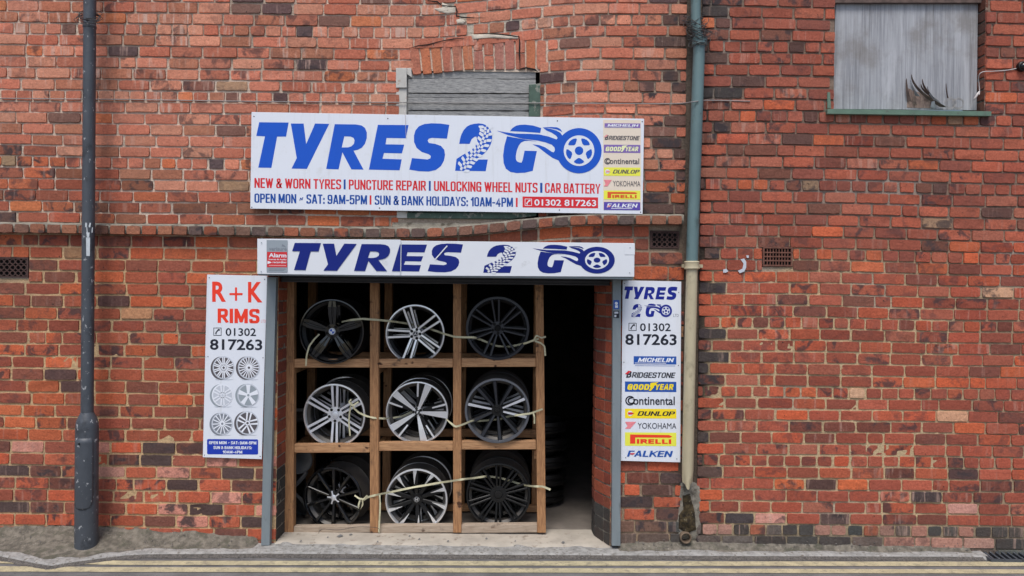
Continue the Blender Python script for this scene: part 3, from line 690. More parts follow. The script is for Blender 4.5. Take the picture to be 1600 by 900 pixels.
for y in (38, 58):
    mb = MB()
    for k in range(9):
        cx, cy = 1088 + rnd.uniform(-3, 8 if y > 50 else 4), y + rnd.uniform(-12, 10); w = rnd.uniform(10, 22)
        pts = [P(cx + w * math.cos(t) * rnd.uniform(.8, 1.1), cy + 7 * math.sin(t + k) + 3 * math.sin(2 * t), -.03 - .055 * (1 + math.sin(t + k))) for t in [i * .7 for i in range(9)]]
        mb.tube(catmull(pts, 4), .0024, 5)
    tag(mb.build('wire_tangle', M['wire']), 'tangle of thin black wire round the top of the drainpipe' if y == 38 else 'lower bunched black wire snagged at the blue drainpipe collar', 'wire')
po = thing('drain_outlet', 'round clay drain outlet low in the wall below the cream pipe', 'drain', P(1072, 850, -.03))
cc = P(1072, 841, -.045)
MB().lathe([(.03, .1), (.031, .002), (.036, -.003), (.042, .001), (.043, .1)], cc, 'y', 24).build('clay_rim', M['clay'], po, smooth=40)
MB().lathe([(.031, .055), (.0005, .055)], cc, 'y', 24).build('dark_mouth', M['hole'], po)
def lump(name, outline, h, m, label, cat, seed, parent=None, base=0.0):
    # uneven crust on the wall, thick in the middle and feathered at its outline
    cx = sum(p[0] for p in outline) / len(outline); cy = sum(p[1] for p in outline) / len(outline); mb = MB(); K, Rn = 40, 9
    xs_ = []
    for k in range(K):
        f = k / K * len(outline); i = int(f); t = f - i; a, b = outline[i], outline[(i + 1) % len(outline)]
        xs_.append((a[0] + (b[0] - a[0]) * t + 1.6 * noise.noise(Vector((k, seed, 0))), a[1] + (b[1] - a[1]) * t + 1.6 * noise.noise(Vector((k, seed, 9)))))
    mb.v.append(P(cx, cy, base - h))
    for j in range(1, Rn + 1):
        t = j / Rn
        for x, y in xs_:
            q = P(cx + (x - cx) * t, cy + (y - cy) * t, 0); hh = h * (1 - t ** 3) + h * .7 * noise.noise(q * 28 + Vector((seed, 0, 0))) * (1 - t ** 6)
            q.y = base - hh + (.012 if j == Rn else 0); mb.v.append(q)
    mb.f += [(0, 1 + (k + 1) % K, 1 + k) for k in range(K)]
    for j in range(Rn - 1): mb.f += [(1 + j * K + k, 1 + j * K + (k + 1) % K, 1 + (j + 1) * K + (k + 1) % K, 1 + (j + 1) * K + k) for k in range(K)]
    mb.m = [0] * len(mb.f); o = mb.build(name, m, parent, smooth=True)
    if label: tag(o, label, cat)
    return o
lump('mortar_patch', [(1062, 752), (1080, 750), (1094, 756), (1097, 775), (1095, 800), (1097, 830), (1088, 846), (1060, 844), (1057, 815), (1060, 785)], .009, M['patch'], None, None, 3, bl)
lump('moss_patch', [(1066, 772), (1078, 770), (1086, 800), (1088, 828), (1074, 834), (1060, 826), (1060, 805), (1067, 795)], .02, M['moss'], 'brown dried moss crust on the wall under the drainpipe mouth', 'moss', 8, None, -.012)
# chalky white splashes by the right air brick
for i, pl in enumerate(([(1130, 421), (1135, 420), (1138, 424), (1134, 426), (1130, 426)], [(1157, 405), (1163, 404), (1166, 409), (1166, 418), (1163, 424), (1156, 427), (1153, 423), (1160, 420), (1162, 412)], [(1166, 399), (1170, 399), (1170, 403), (1167, 403)])):
    pr_ = [P(x, y, -.0085) for x, y in pl]; MB().prism(pr_[::-1], (0, .004, 0)).build('paint_splash', M['lightgrey'], br)
def crack(pts, w, nm, parent, d):
    mb = MB(); n = len(pts)
    for i, (x, y) in enumerate(pts):
        a, b = pts[max(i - 1, 0)], pts[min(i + 1, n - 1)]; t = Vector((b[0] - a[0], b[1] - a[1], 0)).normalized(); ww = w * (.5 + rnd.random()) * (.3 if i in (0, n - 1) else 1)
        mb.v += [P(x - t.y * ww, y + t.x * ww, d), P(x + t.y * ww, y - t.x * ww, d)]
    mb.f = [(2 * i, 2 * i + 1, 2 * i + 3, 2 * i + 2) for i in range(n - 1)]; mb.m = [0] * (n - 1); mb.build(nm, M['hole'], parent)
crack([(664, -6), (670, 1), (684, 3), (689, 8), (693, 9), (712, 10), (714, 18), (713, 25), (722, 27), (741, 28), (760, 28)], 1.0, 'crack', bl, -.0095)
crack([(735, 52), (760, 52), (775, 53), (795, 55), (811, 57), (812, 66), (811.5, 84), (812.5, 100), (812, 112)], .8, 'crack', bl, -.0095)
crack([(636, 76), (655, 71), (668, 70), (690, 64), (708, 61), (732, 59)], .7, 'crack', bl, -.0095)
crack([(812, 108), (822, 106), (836, 109), (840, 112)], 2.0, 'crack', bl, -.008)
lump('mortar_smear', [(690, 3), (706, 10), (713, 11), (713, 17), (703, 21), (686, 20), (676, 14), (690, 12)], .005, M['cementpale'], None, None, 71, bl, -.0035)
lump('mortar_smear', [(733, 54), (760, 53), (812, 55), (813, 61), (790, 61), (762, 60), (735, 62)], .006, M['cementpale'], None, None, 61, bl, -.004)
lump('mortar_smear', [(684, 14), (700, 11), (713, 12), (713, 20), (700, 22), (684, 19)], .005, M['cementpale'], None, None, 62, bl, -.004)
lump('mortar_smear', [(712, 31), (722, 28), (728, 34), (724, 38), (714, 38)], .005, M['cementpale'], None, None, 63, bl, -.004)

# ------------------------------------------------------------------ lamp post
ld = -.17; b0 = P(135, 862, ld)
lpst = thing('lamp_post', 'tall dark grey steel lamp post with thick base beside the kerb', 'lamp post', Vector((b0.x, ld, 0)))
k = (D + ld) / F; rb, rs_ = 16.8 * k, 9.2 * k
cxs = lambda y: 134.8 + (862 - y) * .0065
zof = lambda y: P(cxs(y), y, ld)
MB().tube([zof(872), zof(668), zof(661), zof(655), zof(647), zof(644)], [rb, rb * .985, rb * .95, rb * .86, rs_ * 1.15, rs_ * 1.02], 32).build('base', M['post'], lpst, smooth=50)
MB().tube([zof(646), zof(0), zof(-330)], [rs_, rs_ * .985, rs_ * .97], 28).build('shaft', M['post'], lpst, smooth=50)
MB().tube([zof(39), zof(40.5), zof(43), zof(44.5)], [rs_ * 1.0, rs_ * 1.07, rs_ * 1.07, rs_ * 1.0], 28).build('band', M['post'], lpst, smooth=50)
mb = MB(); nn = 12
for j, y in enumerate([682, 690, 720, 750, 775, 784, 789, 792]):
    half = 1.0 if j < 5 else (.9, .72, .3)[j - 5]
    if j == 0: half = .85
    for i in range(nn + 1):
        a = R(-90 + 8) + (i / nn - .5) * 2 * half * R(52); c = zof(y)
        mb.v.append(Vector((c.x + rb * 1.035 * math.cos(a), c.y + rb * 1.035 * math.sin(a), c.z)))
mb.f = [(j * (nn + 1) + i, (j + 1) * (nn + 1) + i, (j + 1) * (nn + 1) + i + 1, j * (nn + 1) + i + 1) for j in range(7) for i in range(nn)]; mb.m = [0] * len(mb.f)
o = mb.build('door', M['post'], lpst, smooth=True); sm_ = o.modifiers.new('thick', 'SOLIDIFY'); sm_.thickness = .006
c = zof(690); MB().lathe([(.006, .0), (.006, -.006), (.0005, -.006)], (c.x - .01, c.y - rb * 1.03, c.z), 'y', 10).build('lock', M['hole'], o)
mb = MB()
for (xa, xb, ya, yb) in ((133.5, 140.5, 348, 355), (135, 142, 355, 363), (135, 139, 363, 371), (134.5, 139.5, 371, 400)):
    pts = []
    for px, py in ((xa, ya), (xb, ya), (xb + rnd.uniform(-1, .5), yb), (xa + rnd.uniform(-.5, 1), yb)):
        q = P(px, py, ld - rs_); c = zof(py); dx = q.x - c.x; q.y = c.y - math.sqrt(max(0, (rs_ * 1.05) ** 2 - dx * dx)); pts.append(q)
    mb.add(pts, [(0, 3, 2, 1)])
mb.build('sticker_remnant', M['sticker'], lpst)
mb = MB()
for k_ in range(6):
    cy = 26 + rnd.uniform(-6, 8); w = rnd.uniform(14, 25); cx = 139 + rnd.uniform(-5, 5)
    mb.tube(catmull([P(cx + w * math.cos(t) * (1 if math.cos(t) < 0 else .85), cy + 7 * math.sin(t) * rnd.uniform(.5, 1.2), ld - .07 * math.sin(t + .5)) for t in [i * .75 for i in range(9)]], 4), .0024, 5)
tag(mb.build('wire_loop', M['wire']), 'loops of thin black wire round the top of the lamp post', 'wire')

# ------------------------------------------------------------------ drain grate at the right
gr = thing('drain_grate', 'dark iron drain grate in the gutter at the far right corner', 'drain grate', (GX0 + .2, -.1, -.02))
mb = MB(); gx0, gx1 = GX0 - .02, GX1 + .02
mb.box((gx0, -.16, -.028), (gx1, -.145, -.008)).box((gx0, .0, -.028), (gx1, .02, -.004)).box((gx0, -.1448, -.028), (gx0 + .015, -.0005, -.006)).box((gx1 - .015, -.1448, -.028), (gx1, -.0005, -.006))
mb.build('frame', M['post'], gr); mb = MB()
for i in range(11):
    x = gx0 + .03 + i * (gx1 - gx0 - .06) / 10
    mb.prism([(x - .008, -.14, -.009), (x + .008, -.14, -.009), (x + .028, -.004, -.007), (x + .012, -.004, -.007)], (0, 0, -.018))
mb.build('bars', M['post'], gr)
MB().add([(gx0, -.15, -.0285), (gx1, -.15, -.0285), (gx1, .01, -.0285), (gx0, .01, -.0285)], [(0, 1, 2, 3)]).build('sump', M['hole'], gr)

# ------------------------------------------------------------------ lettering helpers
_tx = {}
def text_mesh(s, off=0.0, shear=0.0):
    key = (s, off, shear)
    if key in _tx: return _tx[key]
    cu = bpy.data.curves.new('t', 'FONT'); cu.body = s; cu.offset = off; cu.shear = shear; cu.resolution_u = 3; cu.fill_mode = 'FRONT'
    ob = bpy.data.objects.new('t', cu); COL.objects.link(ob)
    dg = bpy.context.evaluated_depsgraph_get(); dg.update()
    me = bpy.data.meshes.new_from_object(ob.evaluated_get(dg))
    vs = [v.co.copy() for v in me.vertices]; fs = [tuple(p.vertices) for p in me.polygons]
    bpy.data.objects.remove(ob); bpy.data.curves.remove(cu); bpy.data.meshes.remove(me)
    x0, x1 = min(v.x for v in vs), max(v.x for v in vs); y0, y1 = min(v.y for v in vs), max(v.y for v in vs)
    r = ([((v.x - x0) / (x1 - x0), (v.y - y0) / (y1 - y0)) for v in vs], fs); _tx[key] = r; return r
SL = .0135                                     # the signs run slightly downhill to the right in the photo
class Print:
    """flat print on a sign: everything given in photo pixels, laid on the plane d"""
    def __init__(s, d): s.d = d; s.mb = MB(); s.mats = []
    def mi(s, m):
        if m not in s.mats: s.mats.append(m)
        return s.mats.index(m)
    def fill(s, loops, m, L=1):
        tr = tessellate_polygon([[Vector((x, y, 0)) for x, y in lp] for lp in loops]); pts = [p for lp in loops for p in lp]
        s.mb.add([P(x, y, s.d - .0008 * L) for x, y in pts], tr, s.mi(m)); return s
    def text(s, t, x0, x1, y0, y1, m, off=.0, shear=0.0, L=1, sl=SL, lean=0):
        vs, fs = text_mesh(t, off, shear)
        s.mb.add([P(x0 + u * (x1 - x0) + lean * v, y1 - v * (y1 - y0) + sl * u * (x1 - x0), s.d - .0008 * L) for u, v in vs], fs, s.mi(m)); return s
    def block(s, t, x0, x1, y0, y1, m, st=.3, L=1, sl=SL, lean=0, gap=.2, sy=.8, space=.34):
        '''heavy condensed lettering drawn with strokes: st is the stem as a share of the letter height'''
        h = y1 - y0; adv = []; x = 0.0
        for ch in t:
            if ch == ' ': x += space; continue
            w = GL[ch][0]; adv.append((ch, x, w)); x += w + st + gap * st * 2
        tot = x - gap * st * 2; kx = (x1 - x0) / tot; sx = st * kx; sh = st * h * sy if kx > h else min(sx * .8, st * h * sy)
        sh = min(sh, h * .24); mi = s.mi(m); nst = 0
        for ch, ax, w in adv:
            gx, gw, gh = x0 + ax * kx + sx / 2, w * kx, h - sh
            for kind, pts in GL[ch][1]:
                q = [Vector((gx + px * gw, y1 - sh / 2 - py * gh, 0)) for px, py in pts]
                closed = kind == 'c'
                if kind != 's':
                    o = []; n = len(q)
                    for i, p in enumerate(q):
                        if not closed and i in (0, n - 1): o.append(p); continue
                        a, b = q[i - 1], q[(i + 1) % n]; r = min(.42 * (a - p).length, .42 * (b - p).length, max(gw, sx) * .42, h * .26)
                        pa, pb = p + (a - p).normalized() * r, p + (b - p).normalized() * r
                        for k in range(5): u = k / 4; o.append(pa * (1 - u) ** 2 + p * 2 * u * (1 - u) + pb * u * u)
                    q = o
                n = len(q); nst += 1; dd = s.d - .0008 * L - .00004 * (nst % 7); L_, R_ = [], []
                for i, p in enumerate(q):
                    a = q[i - 1] if (i or closed) else p; b = q[(i + 1) % n] if (i < n - 1 or closed) else p
                    d1, d2 = (p - a), (b - p); d1 = d1.normalized() if d1.length > 1e-6 else d2.normalized(); d2 = d2.normalized() if d2.length > 1e-6 else d1
                    n1, n2 = Vector((-d1.y, d1.x, 0)), Vector((-d2.y, d2.x, 0)); mm = n1 + n2
                    mm = mm / max(.35, mm.dot(n1)) if mm.length > .3 else n1
                    # extend square ends so bars meet flush
                    e = Vector((0, 0, 0))
                    if not closed and i == 0: e = -d2 * (sh / 2 if abs(d2.y) > abs(d2.x) else sx / 2)
                    if not closed and i == n - 1: e = d1 * (sh / 2 if abs(d1.y) > abs(d1.x) else sx / 2)
                    if mm.length > 1.9: mm = mm * (1.9 / mm.length)
                    tk = .55 if ch == '~' else 1; of = Vector((mm.x * sx / 2, mm.y * sh / 2, 0)) * tk; L_.append(p + e + of); R_.append(p + e - of)
                cl = lambda v: (v.x + lean * (y1 - v.y) / h, min(y1, max(y0, v.y)) + sl * (v.x - x0))
                vs = [P(*cl(v), dd) for pr_ in zip(L_, R_) for v in pr_]; rg = n if closed else n - 1
                s.mb.add(vs, [(2 * i, 2 * i + 1, (2 * i + 3) % (2 * n), (2 * i + 2) % (2 * n)) for i in range(rg)], mi)
        return s
    def rect(s, x0, x1, y0, y1, m, L=1, sl=SL, r=0):
        lp = []
        for cx, cy, a0 in ((x1 - r, y0 + r, 0), (x0 + r, y0 + r, 90), (x0 + r, y1 - r, 180), (x1 - r, y1 - r, 270)):
            for k in range(4 if r else 1):
                a = R(a0 + 30 * k); lp.append((cx + r * math.cos(a), cy - r * math.sin(a)))
        return s.fill([[(x, y + sl * (x - x0)) for x, y in lp]], m, L)
    def disc(s, cx, cy, r, m, L=1, ri=0, n=36, sx=1.0):
        o = [(cx + r * sx * math.cos(2 * math.pi * k / n), cy + r * math.sin(2 * math.pi * k / n)) for k in range(n)]
        if not ri: return s.fill([o], m, L)
        i_ = [(cx + ri * sx * math.cos(2 * math.pi * k / n), cy + ri * math.sin(2 * math.pi * k / n)) for k in range(n)]
        b = len(s.mb.v); s.mb.v += [P(x, y, s.d - .0008 * L) for x, y in o + i_]; mi = s.mi(m)
        for k in range(n): s.mb.f.append((b + k, b + (k + 1) % n, b + n + (k + 1) % n, b + n + k)); s.mb.m.append(mi)
        return s
    def phone(s, x, y, w, h, m, L=1, sl=0):
        t = w * .075; r = w * .18
        s.rect(x, x + w, y, y + t, m, L, sl); s.rect(x, x + w, y + h - t, y + h, m, L, sl); s.rect(x, x + t, y + t, y + h - t, m, L, sl); s.rect(x + w - t, x + w, y + t, y + h - t, m, L, sl)
        q = [(.2, .72), (.32, .86), (.42, .76), (.36, .68), (.62, .36), (.74, .4), (.84, .26), (.7, .14), (.55, .2), (.26, .58)]
        return s.fill([[(x + a * w, y + b * h) for a, b in q]], m, L)
    def build(s, name, parent): return s.mb.build(name, [M[m] for m in s.mats], parent)
GL = {}
def _g(c, w, *st): GL[c] = (w, [(k, pts) for k, pts in st])
_r, _s, _c = 'r', 's', 'c'                       # rounded, sharp, closed rounded
_g('A', .56, (_s, [(0, 0), (.42, 1), (.58, 1), (1, 0)]), (_s, [(.2, .27), (.8, .27)]))
_g('B', .52, (_s, [(0, 0), (0, 1)]), (_r, [(0, 1), (.94, 1), (.94, .53), (0, .53)]), (_r, [(.5, .53), (1, .53), (1, 0), (0, 0)]))
_g('C', .5, (_r, [(1, .74), (1, 1), (0, 1), (0, 0), (1, 0), (1, .26)])); _g('D', .52, (_s, [(0, 0), (0, 1)]), (_r, [(0, 1), (1, 1), (1, 0), (0, 0)]))
_g('E', .4, (_s, [(1, 1), (0, 1), (0, 0), (1, 0)]), (_s, [(0, .52), (.92, .52)])); _g('F', .4, (_s, [(1, 1), (0, 1), (0, 0)]), (_s, [(0, .5), (.9, .5)]))
_g('G', .52, (_r, [(1, .8), (1, 1), (0, 1), (0, 0), (1, 0)]), (_s, [(1, 0), (1, .48), (.55, .48)])); _g('H', .53, (_s, [(0, 0), (0, 1)]), (_s, [(1, 0), (1, 1)]), (_s, [(0, .52), (1, .52)]))
_g('I', 0, (_s, [(0, 0), (0, 1)])); _g('J', .42, (_r, [(1, 1), (1, 0), (0, 0), (0, .34)])); _g('K', .53, (_s, [(0, 0), (0, 1)]), (_s, [(1, 1), (.1, .4)]), (_s, [(.38, .58), (1.02, 0)]))
_g('L', .38, (_s, [(0, 1), (0, 0), (1, 0)])); _g('M', .72, (_s, [(0, 0), (0, 1)]), (_s, [(1, 0), (1, 1)]), (_s, [(.06, 1), (.5, .08)]), (_s, [(.5, .08), (.94, 1)])); _g('N', .54, (_s, [(0, 0), (0, 1)]), (_s, [(1, 0), (1, 1)]), (_s, [(.04, 1), (.96, 0)]))
_g('O', .52, (_c, [(0, 0), (0, 1), (1, 1), (1, 0)])); _g('P', .5, (_s, [(0, 0), (0, 1)]), (_r, [(0, 1), (1, 1), (1, .46), (0, .46)]))
_g('R', .52, (_s, [(0, 0), (0, 1)]), (_s, [(0, 1), (.5, 1)]), (_r, [(.4, 1), (.95, 1), (.95, .47), (.1, .47)]), (_s, [(.5, .47), (1.02, 0)])); _g('S', .5, (_r, [(1, .86), (1, 1), (0, 1), (0, .56), (1, .45), (1, 0), (0, 0), (0, .14)]))
_g('T', .46, (_s, [(0, 1), (1, 1)]), (_s, [(.5, 1), (.5, 0)])); _g('U', .52, (_r, [(0, 1), (0, 0), (1, 0), (1, 1)])); _g('V', .54, (_s, [(0, 1), (.5, 0)]), (_s, [(.5, 0), (1, 1)]))
_g('W', .84, (_s, [(0, 1), (.25, 0)]), (_s, [(.25, 0), (.5, .95)]), (_s, [(.5, .95), (.75, 0)]), (_s, [(.75, 0), (1, 1)])); _g('X', .54, (_s, [(0, 1), (1, 0)]), (_s, [(1, 1), (0, 0)])); _g('Y', .52, (_s, [(0, 1), (.5, .42), (1, 1)]), (_s, [(.5, .42), (.5, 0)]))
_g('Z', .48, (_s, [(0, 1), (1, 1), (0, 0), (1, 0)])); _g('0', .5, (_c, [(0, 0), (0, 1), (1, 1), (1, 0)])); _g('1', .22, (_s, [(1, 0), (1, 1)]), (_s, [(0, .74), (1, .96)]))
_g('2', .5, (_r, [(0, .8), (0, 1), (1, 1), (1, .6), (0, .14), (0, 0)]), (_s, [(0, 0), (1, 0)])); _g('3', .5, (_r, [(0, .84), (0, 1), (1, 1), (1, .53), (.4, .53)]), (_r, [(.4, .53), (1, .53), (1, 0), (0, 0), (0, .16)]))
_g('4', .52, (_s, [(.74, 0), (.74, 1), (0, .27), (1, .27)])); _g('5', .5, (_s, [(.95, 1), (.06, 1), (.02, .5)]), (_r, [(.02, .5), (.1, .63), (1, .63), (1, 0), (0, 0), (0, .16)]))
_g('6', .5, (_c, [(0, .58), (1, .58), (1, 0), (0, 0)]), (_r, [(0, .3), (0, 1), (1, 1), (1, .86)])); _g('7', .46, (_s, [(0, 1), (1, 1), (.35, 0)]))
_g('8', .5, (_c, [(.04, .53), (.04, 1), (.96, 1), (.96, .53)]), (_c, [(0, 0), (0, .53), (1, .53), (1, 0)])); _g('9', .5, (_c, [(0, .42), (0, 1), (1, 1), (1, .42)]), (_r, [(1, .7), (1, 0), (0, 0), (0, .14)]))
_g('&', .6, (_r, [(1, 0), (.14, .74), (.14, 1), (.7, 1), (.7, .68), (0, .4), (0, 0), (.62, 0), (1, .46)])); _g('-', .22, (_s, [(0, .4), (1, .4)])); _g(':', 0, (_s, [(0, 0), (0, .08)]), (_s, [(0, .5), (0, .58)])); _g('~', .42, (_r, [(0, .34), (.28, .66), (.7, .3), (1, .64)])); _g('+', .6, (_s, [(0, .5), (1, .5)]), (_s, [(.5, .1), (.5, .9)]))
def Z3(p): return [(380 + x / 5, 165 + y / 5) for x, y in p]
def Z9(p): return [(700 + x / 9, 175 + y / 9) for x, y in p]
def ZG(p): return [(770 + x / 8.572, 180 + y / 8.572) for x, y in p]
TYRES = [[Z3([(125, 130), (355, 132), (335, 242), (265, 242), (220, 486), (118, 484), (170, 240), (102, 237)])],
         [Z3([(372, 140), (472, 140), (492, 300), (562, 140), (672, 143), (497, 494), (378, 492), (418, 410)])],
         [Z3([(715, 145), (880, 147), (925, 155), (952, 175), (966, 210), (965, 255), (950, 300), (925, 330), (895, 345), (862, 352), (940, 500), (845, 498), (775, 365), (745, 498), (648, 495)]), Z3([(790, 240), (840, 242), (862, 252), (870, 272), (865, 298), (845, 318), (820, 326), (770, 327)])],
         [Z3([(1052, 150), (1292, 152), (1270, 255), (1120, 253), (1112, 302), (1258, 305), (1240, 373), (1100, 370), (1088, 415), (1238, 420), (1222, 505), (982, 500)])],
         [Z3([(1610, 150), (1592, 258), (1475, 252), (1450, 258), (1441, 274), (1452, 292), (1500, 299), (1545, 315), (1571, 345), (1577, 385), (1568, 430), (1545, 472), (1505, 503), (1450, 515), (1370, 512), (1298, 500), (1318, 410), (1440, 421), (1462, 412), (1466, 393), (1448, 379), (1395, 362), (1355, 330), (1335, 285), (1334, 235), (1345, 195), (1372, 162), (1415, 144), (1470, 138), (1540, 140)])]]
TWO = [[Z9([(158, 447), (170, 375), (190, 310), (220, 255), (262, 207), (310, 180), (365, 166), (430, 160), (495, 168), (545, 192), (585, 235), (612, 290), (622, 350), (617, 405), (598, 460), (562, 525), (505, 588), (430, 640), (375, 668), (560, 668), (530, 832), (100, 826), (120, 660), (230, 590), (330, 535), (390, 470), (412, 400), (400, 345), (370, 350), (330, 385), (305, 447)])]]
def treads():
    path = [Vector((525, 175, 0)), Vector((545, 250, 0)), Vector((525, 350, 0)), Vector((475, 460, 0)), Vector((400, 560, 0)), Vector((310, 650, 0)), Vector((240, 740, 0)), Vector((190, 835, 0))]
    cm = catmull(path, 12); out = []; acc = 0; nxt = 10; 
    for i in range(1, len(cm)):
        acc += (cm[i] - cm[i - 1]).length
        if acc >= nxt and i < len(cm) - 2:
            t = (cm[i + 1] - cm[i - 1]).normalized(); nrm = Vector((-t.y, t.x, 0))
            kk = round(nxt / 38)
            for o_, w, hh, sk in ((-64, 34, 21, 12), (-20, 17, 25, 5), (20, 17, 25, -5), (64, 34, 21, -12)):
                if (o_ in (-20, 64)) == (kk % 2 == 0):
                    c = cm[i] + nrm * o_
                    out.append([(c.x + (a * nrm.x * w + b * t.x * hh + a * t.x * sk), c.y + (a * nrm.y * w + b * t.y * hh + a * t.y * sk)) for a, b in ((-1, -.7), (-.7, -1), (.7, -1), (1, -.7), (1, .7), (.7, 1), (-.7, 1), (-1, .7))])
            nxt += 38
    return [Z9(q) for q in out]
TREAD = treads()
GO = [[ZG([(190, 282), (430, 324), (600, 352), (480, 340), (420, 346), (380, 365), (348, 405), (322, 470), (308, 545), (310, 590), (325, 618), (350, 631), (385, 635), (400, 600), (425, 475), (590, 480), (535, 745), (430, 770), (320, 775), (235, 760), (175, 715), (145, 640), (138, 540), (155, 410)])],
      [ZG([(230, 213), (262, 172), (315, 139), (365, 129), (430, 126), (540, 138), (648, 172), (635, 237), (420, 222)])],
      [ZG([(50, 207), (160, 227), (300, 246), (500, 250), (620, 257), (740, 284), (855, 325), (868, 305), (850, 275), (790, 235), (720, 205), (668, 163), (770, 182), (850, 205), (905, 235), (932, 275), (985, 290), (985, 640), (930, 640), (890, 610), (800, 572), (700, 500), (610, 430), (530, 390), (620, 400), (700, 430), (790, 490), (815, 498), (832, 470), (825, 430), (790, 395), (700, 362), (600, 340), (400, 315), (200, 265)])],
      [ZG([(672, 162), (780, 158), (860, 162), (905, 185), (932, 225), (860, 192), (780, 176)])]]
WC = (770 + 1155 / 8.572, 180 + 475 / 8.572)
def logo(pr, m, mw, box_t, box_2, box_g, L=1, treads_=True):
    def mp(src, dst):
        (a0, a1, b0, b1), (c0, c1, d0, d1) = src, dst
        return lambda p: (c0 + (p[0] - a0) * (c1 - c0) / (a1 - a0), d0 + (p[1] - b0) * (d1 - d0) / (b1 - b0))
    ft, f2, fg = mp((400.4, 702, 191, 268), box_t), mp((711, 769.2, 193, 267.5), box_2), mp((776, 940, 195, 271), box_g)
    for g in TYRES: pr.fill([[ft(p) for p in lp] for lp in g], m, L)
    for g in TWO: pr.fill([[f2(p) for p in lp] for lp in g], m, L)
    for q in TREAD: pr.fill([[f2(p) for p in q]], mw, L + 1)
    for g in GO: pr.fill([[fg(p) for p in lp] for lp in g], m, L)
    c = fg(WC); k = (box_g[1] - box_g[0]) / 164; ky = (box_g[3] - box_g[2]) / 76
    def ring(r, n=48): return [fg((WC[0] + r * math.cos(2 * math.pi * i / n), WC[1] + r * math.sin(2 * math.pi * i / n))) for i in range(n)]
    s_ = 1 / 8.572
    pr.fill([ring(303 * s_)], m, L + 1); pr.fill([ring(205 * s_)], mw, L + 2); pr.fill([ring(57 * s_, 24)], m, L + 3)
    for i in range(5):
        a0 = R(90 + 72 * i); w = []
        for r, da in ((100, -8), (100, 8), (150, 25), (168, 24), (176, 12), (178, 0), (176, -12), (168, -24), (150, -25)):
            a = a0 + R(da); w.append(fg((WC[0] + r * s_ * math.cos(a), WC[1] + r * s_ * math.sin(a))))
        pr.fill([w], m, L + 3)
def screws(pts, d, parent, r=.006, m='screw'):
    for x, y in pts:
        MB().lathe([(r, .0005), (r * .9, -.002), (r * .4, -.003), (.0003, -.003)], P(x, y, d), 'y', 10).build('screw', M[m], parent, smooth=40)
def panel(corners, d, th, name, m, parent):
    a, b, c, e = [P(x, y, d) for x, y in corners]           # tl, tr, br, bl
    return MB().prism([a, e, c, b], (0, th, 0)).build(name, M[m], parent, bevel=.0012)

# ------------------------------------------------------------------ big sign
d = -.05
sg = thing('shop_sign', 'long white sign with large blue lettering fixed above the shutter box', 'sign', P(700, 330, d))
panel([(393, 175), (1006.5, 185.5), (1004, 334.5), (391, 326)], d, .006, 'panel', 'sign', sg)
MB().box(P(420, 215, d + .0065), P(980, 205, .0)).box(P(420, 300, d + .0065), P(980, 290, .0)).build('batten', M['greyboard'], sg)
pr = Print(d); logo(pr, 'blue', 'sign', (400.4, 702, 191, 268), (711, 769.2, 193, 267.5), (776, 940, 195, 271)); pr.build('logo', sg)
pr = Print(d); y0, y1 = 278, 293.4; s2 = .0172
for t, a, b, m in (('NEW & WORN TYRES', 397.5, 533, 'red'), ('I', 537, 540, 'textblue'), ('PUNCTURE REPAIR', 545, 665.5, 'red'), ('I', 670, 673, 'textblue'), ('UNLOCKING WHEEL NUTS', 678, 840, 'red'), ('I', 844, 847.5, 'textblue'), ('CAR BATTERY', 851.5, 938, 'red')):
    o_ = (a - 397) * s2; pr.block(t, a, b, y0 + o_, y1 + o_, m, .24, sl=s2)
pr.build('services_lettering', sg)
pr = Print(d); y0, y1 = 302.2, 316.6; s3 = .0165
for t, a, b, m in (('OPEN MON ~ SAT: 9AM-5PM', 397.5, 573.5, 'textblue'), ('I', 577.5, 580.3, 'red'), ('SUN & BANK HOLIDAYS: 10AM-4PM', 585.5, 801.5, 'textblue'), ('I', 806, 808.8, 'red')):
    o_ = (a - 397) * s3; pr.block(t, a, b, y0 + o_, y1 + o_, m, .24, sl=s3)
pr.build('hours_lettering', sg)
pr = Print(d); pr.rect(816.5, 934.5, 307, 324, 'red', sl=.012).phone(820, 310.5, 11, 11, 'white', 2, .012).text('01302 817263', 835, 931.5, 311.2, 321.3, 'white', .018, L=2, sl=.012); pr.build('phone_number', sg)
